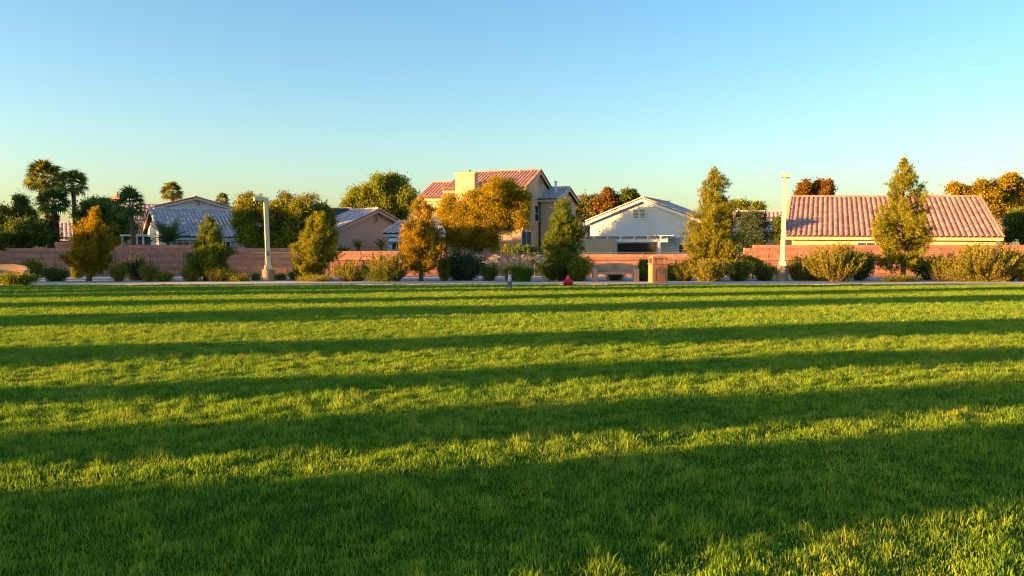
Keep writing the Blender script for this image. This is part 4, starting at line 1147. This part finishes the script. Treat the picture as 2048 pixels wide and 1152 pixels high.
pine('tall airy pine in front of the white house roof, right of the bin', 1430, 344, dict(x=1430, w=[(0, 8, 8), (.1, 24, 30), (.18, 52, 48), (.3, 58, 44), (.38, 50, 56), (.5, 44, 52), (.6, 42, 38), (.75, 30, 26), (.88, 18, 20), (.96, 9, 10), (1, 2, 2)]), 46.6, 'pine', 560, 210, dens=13)
pine('tall pointed pine standing in front of the sunlit terracotta roof', 1808, 320, dict(x=1806, w=[(0, 10, 10), (.07, 22, 20), (.16, 52, 34), (.24, 36, 30), (.36, 50, 46), (.5, 58, 56), (.58, 36, 52), (.66, 32, 42), (.78, 28, 26), (.9, 12, 14), (.95, 5, 7), (1, 1, 1)]), 46.0, 'pine', 558, 220, dens=13)
# young round-headed tree by the stepped wall
broadleaf('tree', 'little golden round-headed tree in front of the stepped wall end', 'tree', [(1504, 524, 14, 11), (1498, 530, 9, 8), (1511, 529, 9, 9)], 48.5, 'leaf_gold', (1505, 560), leaf=0.06, dens=1.3, group='small trees in the gravel bed', trunk_r=0.04, sig=0.09)

# ================================================================== TREES BEYOND THE WALL
gB = 'trees among the houses'
broadleaf('tree', 'large dark broadleaf tree with amber-lit clumps behind the grey lamp post', 'tree',
  [(505, 424, 30, 26), (560, 425, 36, 26), (612, 430, 34, 30), (500, 470, 26, 22), (545, 470, 34, 30), (592, 480, 34, 30), (632, 466, 28, 36), (515, 490, 18, 15), (560, 500, 26, 12), (640, 430, 20, 26), (483, 438, 16, 18), (655, 440, 10, 20)], 58.5, 'leaf_green', (585, 500), leaf=0.10, dens=1.15, group=gB, trunk_r=0.2)
broadleaf('tree', 'thin-crowned pale tree showing behind the amber-lit dark tree', 'tree', [(495, 402, 18, 14), (520, 410, 14, 12), (570, 398, 16, 12), (618, 402, 18, 12)], 66, 'leaf_pale', (560, 500), leaf=0.08, dens=0.5, group=gB, trunk_r=0.12)
broadleaf('tree', 'drooping yellow-green tree rising behind the pink gable house', 'tree', [(720, 395, 24, 22), (752, 380, 30, 26), (785, 378, 30, 26), (812, 398, 20, 26), (770, 410, 40, 26), (800, 425, 20, 20), (700, 412, 14, 14), (735, 415, 24, 14)], 88, 'leaf_bright', (775, 500), leaf=0.16, dens=0.9, hang=0.7, group=gB, trunk_r=0.28, sig=0.28)
broadleaf('tree', 'big golden feathery tree standing before the two-storey cream house', 'tree',
  [(985, 395, 34, 34), (1025, 400, 30, 36), (945, 410, 30, 30), (910, 425, 30, 32), (950, 440, 36, 36), (995, 440, 40, 40), (1032, 432, 26, 34), (900, 470, 22, 26), (935, 480, 34, 24), (975, 480, 26, 24), (1005, 375, 24, 18), (1050, 405, 12, 20)], 64.2, 'leaf_gold', (955, 510), leaf=0.09, dens=1.35, hang=0.45, group=gB, trunk_r=0.2, depth=1.35)
broadleaf('tree', 'loose grey-green tree just right of the two-storey house', 'tree', [(1165, 410, 18, 18), (1188, 408, 16, 18), (1176, 428, 22, 16)], 92, 'leaf_pale', (1175, 500), leaf=0.14, dens=0.75, group=gB, trunk_r=0.15)
broadleaf('tree', 'russet-topped tree behind the left slope of the white gable', 'tree', [(1220, 395, 18, 14), (1212, 412, 22, 14), (1232, 408, 16, 12)], 90, 'leaf_red', (1218, 500), leaf=0.14, dens=1.0, group=gB, trunk_r=0.15)
broadleaf('tree', 'small dark round tree peeking over the white gable ridge', 'tree', [(1258, 393, 14, 11), (1250, 404, 12, 9), (1266, 402, 9, 10)], 90, 'leaf_dark', (1257, 500), leaf=0.14, dens=1.0, group=gB, trunk_r=0.12)
broadleaf('tree', 'blue-green dense tree filling the gap behind the stepped wall', 'tree', [(1500, 445, 24, 22), (1512, 470, 26, 26), (1492, 485, 20, 26), (1518, 440, 16, 16)], 64, 'leaf_blue', (1505, 510), leaf=0.08, dens=1.4, group=gB, trunk_r=0.14)
broadleaf('tree', 'dark slim tree beside the grey-mauve roof behind the cream lamp post', 'tree', [(1558, 450, 9, 16), (1557, 474, 9, 16)], 68, 'leaf_dark', (1557, 510), leaf=0.09, dens=1.2, group=gB, trunk_r=0.08)
broadleaf('tree', 'pale yellow tree above the grey-mauve roof ridge', 'tree', [(1478, 410, 18, 9), (1515, 416, 16, 8)], 100, 'leaf_bright', (1490, 500), leaf=0.14, dens=0.8, group=gB, trunk_r=0.15)
broadleaf('tree', 'russet tree rising behind the left end of the terracotta roof', 'tree', [(1609, 376, 10, 13), (1602, 390, 9, 8), (1618, 388, 10, 9), (1637, 378, 5, 14), (1641, 391, 9, 6), (1655, 376, 7, 11), (1652, 390, 9, 7)], 88, 'leaf_red', (1625, 500), leaf=0.14, dens=1.15, group=gB, trunk_r=0.2)
broadleaf('tree', 'large olive-gold tree behind the right end of the terracotta roof', 'tree', [(1908, 380, 13, 10), (1932, 388, 10, 9), (1962, 378, 14, 14), (1975, 396, 22, 16), (2005, 370, 16, 15), (2026, 364, 13, 12), (2042, 380, 14, 16), (2012, 392, 22, 16), (1985, 418, 26, 18), (2030, 420, 28, 20), (2075, 400, 26, 30)], 82, 'leaf_gold', (2015, 500), leaf=0.13, dens=1.0, group=gB, trunk_r=0.28, sig=0.26)
broadleaf('tree', 'dark hedge-like tree at the foot of the olive-gold tree', 'tree', [(2022, 445, 22, 18), (2050, 440, 28, 24), (2030, 470, 26, 16), (2075, 465, 34, 28)], 72, 'leaf_dark', (2045, 500), leaf=0.10, dens=1.3, group=gB, trunk_r=0.15)
# far left
broadleaf('tree', 'dark lacy conifer standing left of the tallest palm', 'tree', [(42, 406, 10, 14), (38, 425, 18, 14), (52, 428, 16, 14), (30, 440, 14, 10), (58, 436, 14, 10), (44, 446, 20, 10)], 66, 'leaf_dark', (42, 510), leaf=0.08, dens=0.85, group=gB, trunk_r=0.13)
broadleaf('tree', 'dense dark bushy tree under the tallest palm', 'tree', [(35, 462, 26, 20), (65, 465, 30, 24), (90, 470, 20, 24), (50, 485, 40, 14), (20, 480, 16, 16)], 62, 'leaf_dark', (60, 510), leaf=0.10, dens=1.3, group=gB, trunk_r=0.15)
broadleaf('tree', 'orange-lit tree at the extreme left edge of the view', 'tree', [(0, 440, 22, 24), (2, 470, 22, 24), (-20, 455, 26, 40), (6, 490, 14, 12)], 64, 'leaf_gold', (-5, 510), leaf=0.10, dens=1.2, group=gB, trunk_r=0.15)
broadleaf('tree', 'dark tree mass between the second palm and the feathery palm', 'tree', [(172, 430, 20, 28), (205, 420, 22, 22), (224, 434, 18, 14), (215, 455, 34, 26), (180, 465, 24, 26), (245, 455, 24, 26), (225, 480, 30, 14)], 63.5, 'leaf_dark', (210, 510), leaf=0.10, dens=1.2, group=gB, trunk_r=0.2)
broadleaf('tree', 'fringe of olive tree showing above the dark mass near the chimney', 'tree', [(190, 408, 18, 9), (214, 406, 16, 9)], 78, 'leaf_pale', (200, 500), leaf=0.1, dens=0.8, group=gB, trunk_r=0.15)
# palms
fan_palm('tallest fan palm with gold-lit crown above the dark bushes', 88, 358, 42, 68, 96, n=52, trunk_px=10, skirt=12, skirt_to=6.0)
fan_palm('fan palm with slender bare trunk right of the tallest palm', 145, 370, 34, 66, 150, n=42, trunk_px=9)
fan_palm('dark fan palm wearing a long skirt of dead fronds', 107, 408, 36, 62, 105, n=50, mat='palm_dark', skirt=42, skirt_to=W(107, 488, 62)[2], trunk_px=12)
fan_palm('young fan palm with arching fronds beside the mauve roof', 260, 412, 40, 60, 266, n=30, mat='palm_dark', trunk_px=9)
fan_palm('distant fan palm behind the left slope of the pink-edged gable', 344, 386, 25, 98, 345, n=40, trunk_px=9)
fan_palm('distant low fan palm peeking over the right of the mauve roof', 445, 402, 17, 104, 446, n=36, mat='palm', trunk_px=8)
feather_palm('low arching palm plant over the wall before the mauve roof', 336, 486, 48, 58, 34, trunk=True)
feather_palm('small feathery palm over the wall left of the window', 762, 496, 22, 58.5, 20, mat='palm')
feather_palm('second small feathery palm below the pink gable', 716, 496, 20, 58.5, 20, mat='palm')
gY = 'garden plants rising above the wall'
dome_shrub('dark leggy shrub over the wall below the pink gable slope', 684, 520, 22, 50, 58.3, 'leaf_dark', leaf=0.16, dens=0.5, spiky=0.6, group=gY)
dome_shrub('low olive hedge over the wall below the pink gable', 735, 512, 66, 30, 58.0, 'leaf_green', leaf=0.10, group=gY)
dome_shrub('large-leaved dark shrub over the wall before the two-storey house', 1046, 520, 66, 54, 58.2, 'leaf_dark', leaf=0.2, dens=0.6, spiky=0.5, group=gY)
dome_shrub('thin climbing plant in front of the lower two-storey wall', 1012, 520, 22, 56, 59, 'leaf_green', leaf=0.14, dens=0.35, spiky=0.6, group=gY)
spray_shrub('flowering orange plants along the wall under the pergola', 1275, 520, 96, 22, 57.6, 'leaf_red', dens=1.2, group=gY)
dome_shrub('dark shrub above the wall at the end of the terracotta roof', 2022, 505, 50, 26, 57.5, 'leaf_dark', leaf=0.12, group=gY)

# ================================================================== SHRUBS IN THE BED
dome_shrub('low dark rounded bush at the corner of the lawn', 32, 573, 74, 22, 40.0, 'leaf_green', leaf=0.06, dens=1.4)
dome_shrub('round green bush behind the low bench', 62, 564, 50, 42, 44.8, 'leaf_green', leaf=0.06, dens=1.3)
dome_shrub('low dark spreading bush at the left end of the path', 108, 563, 58, 24, 45.2, 'leaf_dark', leaf=0.06, dens=1.3)
dome_shrub('green bush at the far left behind the low bench', 14, 556, 50, 32, 48, 'leaf_green', leaf=0.06)
dome_shrub('small green bush at the foot of the first golden pine', 154, 553, 26, 22, 50, 'leaf_green', leaf=0.06)
dome_shrub('rounded gold bush right of the first golden pine', 240, 562, 40, 34, 45.0, 'shrub_gold', leaf=0.05, dens=1.5)
spray_shrub('tall grey-green twiggy bush between two gold bushes', 274, 562, 70, 56, 47.0, 'leaf_blue')
dome_shrub('rounded gold bush in front of the twiggy bush', 298, 563, 44, 32, 44.8, 'shrub_gold', leaf=0.05, dens=1.5)
dome_shrub('low green mound right of the twiggy bush', 328, 563, 40, 16, 44.7, 'leaf_green', leaf=0.05, dens=1.3)
dome_shrub('green-gold bush left of the dark pine foot', 384, 565, 42, 26, 44.8, 'leaf_green', leaf=0.05, dens=1.4)
dome_shrub('wide low green bush at the dark pine foot', 440, 565, 66, 26, 44.8, 'leaf_green', leaf=0.05, dens=1.5)
dome_shrub('low flat green mound on the path edge', 478, 565, 46, 12, 44.6, 'leaf_green', leaf=0.05, dens=1.2)
dome_shrub('tiny gold tuft left of the grey lamp pedestal', 512, 562, 22, 11, 46.5, 'shrub_gold', leaf=0.05)
dome_shrub('tiny gold tuft right of the grey lamp pedestal', 560, 562, 24, 9, 47.0, 'shrub_gold', leaf=0.05)
dome_shrub('rounded olive bush at the leaning pine foot', 592, 562, 36, 16, 46.5, 'leaf_pale', leaf=0.05, dens=1.2)
dome_shrub('flat yellow-green ground cover before the leaning pine', 630, 566, 86, 7, 44.6, 'shrub_gold', leaf=0.05, dens=1.2)
spray_shrub('dark-based bush with pale gold tips left of the bigger gold bush', 706, 566, 84, 44, 45.0, 'shrub_gold', dens=1.3)
spray_shrub('big upright gold-tipped bush beside the orange-lit pine', 778, 567, 96, 60, 44.9, 'shrub_gold', dens=1.7)
dome_shrub('dark green skirt of leaves under the gold-tipped bush', 762, 567, 90, 22, 44.5, 'leaf_dark', leaf=0.06, dens=1.2)
spray_shrub('dark twig bush right of the orange-lit pine', 888, 566, 30, 62, 46.0, 'leaf_green', dens=0.6)
dome_shrub('large dark round shrub in front of the mid wall', 924, 566, 92, 52, 46.6, 'leaf_blue', leaf=0.09, dens=1.2)
dome_shrub('small dark shrub between the round shrub and plumed grass', 978, 565, 34, 32, 46.0, 'leaf_dark', leaf=0.07)
fountain_grass('wide green fountain grass with pale feathery plumes', 1036, 567, 104, 46, 44.8)
dome_shrub('fresh green rounded bush beside the bench', 1160, 565, 58, 48, 45.2, 'leaf_bright', leaf=0.06, dens=1.6)
dome_shrub('dark low mound behind the bench seat', 1231, 563, 44, 18, 46.6, 'leaf_green', leaf=0.05, dens=1.3)
dome_shrub('dark bush between the bench and the bin', 1286, 564, 34, 24, 45.6, 'leaf_green', leaf=0.05, dens=1.3)
dome_shrub('leafy upright plant above the bush beside the bin', 1288, 562, 24, 40, 46.2, 'leaf_dark', leaf=0.09, spiky=0.5)
dome_shrub('dark bush right of the bin', 1343, 564, 30, 32, 45.6, 'leaf_dark', leaf=0.06, dens=1.3)
spray_shrub('soft golden feathery bush right of the bin', 1368, 566, 60, 44, 45.4, 'shrub_gold', dens=1.5)
dome_shrub('dark-gold leafy bush at the tall airy pine foot', 1420, 567, 92, 40, 44.9, 'shrub_gold', leaf=0.08, dens=1.2)
dome_shrub('dark green bush between the airy pine and lamp post', 1478, 566, 60, 38, 45.4, 'leaf_dark', leaf=0.07, dens=1.3)
dome_shrub('dark bush just left of the cream lamp pedestal', 1528, 564, 54, 30, 46.0, 'leaf_dark', leaf=0.07, dens=1.2)
spray_shrub('gold-tipped grassy bush just right of the cream lamp pedestal', 1600, 565, 60, 56, 46.2, 'shrub_gold', dens=1.1)
spray_shrub('big rugged gold bush with tall wispy shoots right of the lamp post', 1668, 567, 120, 78, 45.2, 'shrub_gold', dens=1.9, leaf=0.075)
dome_shrub('dark green bush against the gold rugged bush', 1718, 565, 62, 56, 46.6, 'leaf_dark', leaf=0.08, dens=1.2)
dome_shrub('dark bush right of the pointed pine', 1850, 562, 62, 46, 47.4, 'leaf_dark', leaf=0.07, dens=1.1)
spray_shrub('upright yellow bush of stiff shoots right of the pointed pine', 1884, 563, 66, 54, 45.6, 'shrub_gold', dens=1.3)
spray_shrub('huge golden bush at the right end of the path', 1968, 566, 136, 78, 45.0, 'shrub_gold', dens=2.2, leaf=0.075)
spray_shrub('golden bush at the extreme right edge of the view', 2058, 566, 90, 62, 44.9, 'shrub_gold', dens=1.6, leaf=0.075)
spray_shrub('gold wispy bush filling the gap left of the rugged bush', 1628, 566, 56, 48, 46.4, 'shrub_gold', dens=1.1)
spray_shrub('short gold bush in front of the huge golden bush', 1924, 567, 60, 36, 44.6, 'shrub_gold', dens=1.2)
spray_shrub('russet-tinged bush between the two rightmost golden bushes', 2016, 566, 56, 66, 46.0, 'shrub_gold', dens=1.2, leaf=0.075)
dome_shrub('low yellow-green ground cover at the pointed pine foot', 1798, 566, 90, 9, 44.7, 'shrub_gold', leaf=0.05, dens=1.2)
dome_shrub('low yellow-green ground cover along the right path edge', 1960, 567, 150, 8, 44.6, 'shrub_gold', leaf=0.05, dens=1.2)

# ================================================================== TREES LEFT OF THE FRAME that stripe the lawn with shade
def side_tree(lo, hi, X, h, low, label, mat='leaf_green', dn=0.62):
    """a tree whose shadow covers a band of the lawn; LO and HI give that band (centre, width across the light) for the foot and the top of its crown"""
    cross = lambda p: (p + 0.276 * X) / 0.961
    base = np.array([X, cross(lo[0]), 0.0]); o = thing('tree', label, 'tree', base, 'trees beside the lawn')
    tip = np.array([X, cross(hi[0]), 0.0]) - base
    MB().tube([base, base + tip * 0.4 + [0.05, 0, low + 0.2 * (h - low)], base + tip * 0.9 + [0, 0, h * 0.8]], [0.2, 0.15, 0.05], 8).build('trunk', M['bark'], o, smooth=True)
    PP = []
    nb = 10
    for i in range(nb):
        t = i / (nb - 1); z = low + (h - low) * t
        w = (lo[1] * (1 - t) + hi[1] * t) / 2
        c = base + tip * t + np.array([rng.normal() * 0.3, rng.normal() * 0.05 * w, z])
        sc, _ = blob_points(c, np.array([w, w * 0.9, (h - low) / nb * 1.1]), int((12 * w + 5) * dn), shell=2.2, low=-1)
        P = np.concatenate([blob_points(q_, np.full(3, 0.2 + 0.3 * rng.random()), 24, low=-1)[0] for q_ in sc])
        Q = np.repeat(P, 4, 0) + rng.normal(size=(len(P) * 4, 3)) * 0.08
        PP.append(Q)
    PP = np.concatenate(PP)
    leaves_obj('crown', leafs(PP, rdir(len(PP)), 0.22 * (0.7 + .6 * rng.random(len(PP))), 0.6), 4, M[mat], o)
    return o
BANDS = [((5.25, 2.45), (4.95, 2.3), -22, 6.6, 1.2, 1.2), ((7.65, 1.15), (7.4, 1.25), -24, 6.8, 1.2, 1.0), ((10.35, 1.25), (10.3, 1.1), -27, 7.4, 1.2, 1.0), ((13.9, 2.6), (14.9, 2.8), -30, 8.4, 1.3, 1.0),
         ((20.6, 5.4), (23.5, 2.8), -34, 7.6, 1.2, 1.0), ((27.3, 3.7), (28.5, 2.6), -38, 8.6, 1.2, 1.0),
         ((33.3, 3.5), (33.6, 2.6), -40, 7.4, 0.9, 1.1), ((36.9, 3.8), (36.9, 3), -43, 7.4, 0.8, 1.1), ((39.4, 2.6), (39.4, 2), -46, 6.0, 0.8, 1.0), ((42.2, 3.0), (42.2, 2.6), -46, 7.6, 0.6, 1.1)]
LBL = ['nearest', 'second nearest', 'third nearest', 'fourth nearest', 'fifth nearest', 'sixth nearest', 'seventh nearest', 'eighth nearest', 'ninth nearest', 'farthest']
for (a, b, X, h, low, dn), l in zip(BANDS, LBL):
    side_tree(a, b, X, h, low, f'leafy tree left of the lawn casting the {l} of the long shadow bands', dn=dn * 0.9)
for p, w, X, h, low, l in ((48.6, 4.6, -52, 5.6, 0.3, 'low leafy tree off the left end of the path'), (53.1, 3.0, -48, 8.4, 0.3, 'slim leafy tree off the left end of the gravel bed'), (59.6, 7.5, -52, 8.0, 0.3, 'broad leafy tree off the left end of the wall'), (63.5, 5, -50, 7.5, 0.2, 'leafy tree close behind the left end of the wall'), (66, 7.5, -60, 10, 0.5, 'tall leafy tree beyond the left end of the wall'),
    (72, 7.5, -62, 10.5, 0.5, 'leafy tree far off to the left of the mauve roof'), (78.5, 7.5, -66, 11, 0.5, 'second leafy tree far off to the left of the mauve roof'), (85, 7.5, -70, 11, 0.5, 'farthest leafy tree off the left of the houses')):
    side_tree((p, w), (p, w * 0.8), X, h, low, l, dn=1.7)

# ================================================================== GRASS
def blade_patch(name, n, hmin, hmax, wid, segs):
    n = int(n * 2.25); P = np.stack([rng.random(n) * 1.5 - 0.75, rng.random(n) * 1.5 - 0.75, np.zeros(n)], 1)
    win = np.clip((0.75 - np.abs(P[:, :2])) / 0.5, 0, 1).prod(1)
    P = P[rng.random(n) < win]; n = len(P)
    # a lumpy sward: the low sun catches the tops of the lumps only
    f = np.zeros(n)
    for _ in range(58):
        c = rng.random(2) * 1.5 - 0.75; dd = P[:, :2] - c; r_ = 0.04 + 0.085 * rng.random()
        f = np.maximum(f, (0.45 + 0.55 * rng.random()) * np.exp(-(dd ** 2).sum(1) / (r_ * r_)))
    P[:, 2] = f * 0.034
    h = (hmin + (hmax - hmin) * rng.random(n) ** 2.4) * (0.42 + 0.8 * f)
    az = rng.random(n) * 6.283; ln = h * (0.1 + 0.7 * rng.random(n))
    D = np.stack([np.cos(az), np.sin(az), np.zeros(n)], 1)
    sa = rng.random(n) * 6.283
    S = np.stack([np.cos(sa), np.sin(sa), np.zeros(n)], 1) * (wid * (0.6 + 0.7 * rng.random(n)) * 0.5)[:, None]
    up = np.array([0, 0, 1.0])
    if segs == 1:
        T = P + D * ln[:, None] + up * h[:, None]
        return mesh_np(name, np.stack([P - S, P + S, T], 1).reshape(-1, 3), 3, M['grass'])
    Mi = P + D * (ln * 0.3)[:, None] + up * (h * 0.62)[:, None]; T = P + D * ln[:, None] + up * h[:, None]
    # one kite-shaped face pair per blade: root, middle edges, tip
    V = np.stack([P - S * .8, P + S * .8, Mi + S * .75, Mi - S * .75], 1).reshape(-1, 3)
    me = bpy.data.meshes.new(name)
    vv = np.concatenate([P - S * .8, P + S * .8, Mi + S * .75, Mi - S * .75, T]); i = np.arange(n)
    quads = np.stack([i, i + n, i + 2 * n, i + 3 * n], 1); tris = np.stack([i + 3 * n, i + 2 * n, i + 4 * n], 1)
    me.vertices.add(len(vv)); me.vertices.foreach_set('co', vv.astype(np.float32).ravel())
    me.loops.add(n * 7); me.loops.foreach_set('vertex_index', np.concatenate([quads.ravel(), tris.ravel()]).astype(np.int32))
    me.polygons.add(2 * n)
    me.polygons.foreach_set('loop_start', np.concatenate([np.arange(n) * 4, n * 4 + np.arange(n) * 3]).astype(np.int32))
    me.polygons.foreach_set('loop_total', np.concatenate([np.full(n, 4), np.full(n, 3)]).astype(np.int32))
    me.update(calc_edges=True); me.materials.append(M['grass'])
    return me
def patch_collection(name, specs):
    c = bpy.data.collections.new(name)
    for i, a in enumerate(specs): c.objects.link(bpy.data.objects.new('grass_tuft', blade_patch('grass_tuft' + 'x' * i, *a)))
    return c
near_c = patch_collection('near_grass_tufts', [(7500, 0.022, 0.078, 0.0058, 2)] * 5)
far_c = patch_collection('far_grass_tufts', [(2800, 0.026, 0.085, 0.014, 1)] * 4)
near_p, far_p = [], []
ca_, sa_ = math.cos(0.6), math.sin(0.6)
for iy in range(-60, 80):
    for ix in range(-60, 80):
        x, y = ca_ * ix - sa_ * iy, sa_ * ix + ca_ * iy
        if y < -2.0 or y + 0.45 > front_y(x) or abs(x) > 0.95 * max(y, 0) + 10: continue
        (near_p if y < 17 else far_p).append((x, y, 0.0))
def scatter(name, pts, coll):
    me = bpy.data.meshes.new(name); me.from_pydata(pts, [], [])
    ng = bpy.data.node_groups.new(name, 'GeometryNodeTree')
    ng.interface.new_socket('Geometry', in_out='INPUT', socket_type='NodeSocketGeometry'); ng.interface.new_socket('Geometry', in_out='OUTPUT', socket_type='NodeSocketGeometry')
    N, L = ng.nodes, ng.links
    gi, go = N.new('NodeGroupInput'), N.new('NodeGroupOutput')
    ci = N.new('GeometryNodeCollectionInfo'); ci.inputs['Collection'].default_value = coll; ci.inputs['Separate Children'].default_value = True; ci.inputs['Reset Children'].default_value = True
    ip = N.new('GeometryNodeInstanceOnPoints'); ip.inputs['Pick Instance'].default_value = True
    rv = N.new('FunctionNodeRandomValue'); rv.data_type = 'INT'
    rv.inputs['Min'].default_value = 0; rv.inputs['Max'].default_value = 3
    mm = N.new('ShaderNodeMath'); mm.operation = 'MULTIPLY'; mm.inputs[1].default_value = math.pi / 2
    rr = N.new('ShaderNodeMath'); rr.operation = 'ADD'; rr.inputs[1].default_value = 0.6; L.new(mm.outputs[0], rr.inputs[0])
    cx = N.new('ShaderNodeCombineXYZ')
    rs = N.new('FunctionNodeRandomValue'); rs.data_type = 'FLOAT'; rs.inputs['Min'].default_value = 0.9; rs.inputs['Max'].default_value = 1.12; rs.inputs['Seed'].default_value = 5
    cs = N.new('ShaderNodeCombineXYZ'); cs.inputs[0].default_value = 1; cs.inputs[1].default_value = 1
    outi = [s for s in rv.outputs if s.enabled and s.type == 'INT'][0]; outf = [s for s in rs.outputs if s.enabled and s.type == 'VALUE'][0]
    L.new(outi, mm.inputs[0]); L.new(rr.outputs[0], cx.inputs[2])
    L.new(outf, cs.inputs[2])
    L.new(gi.outputs[0], ip.inputs['Points']); L.new(ci.outputs[0], ip.inputs['Instance']); L.new(cx.outputs[0], ip.inputs['Rotation']); L.new(cs.outputs[0], ip.inputs['Scale'])
    L.new(ip.outputs[0], go.inputs[0])
    o = bpy.data.objects.new(name, me); COL.objects.link(o)
    md = o.modifiers.new('scatter', 'NODES'); md.node_group = ng
    return tag(o, kind='stuff')
scatter('lawn_grass', near_p, near_c)
scatter('lawn_grass_beyond', far_p, far_c)
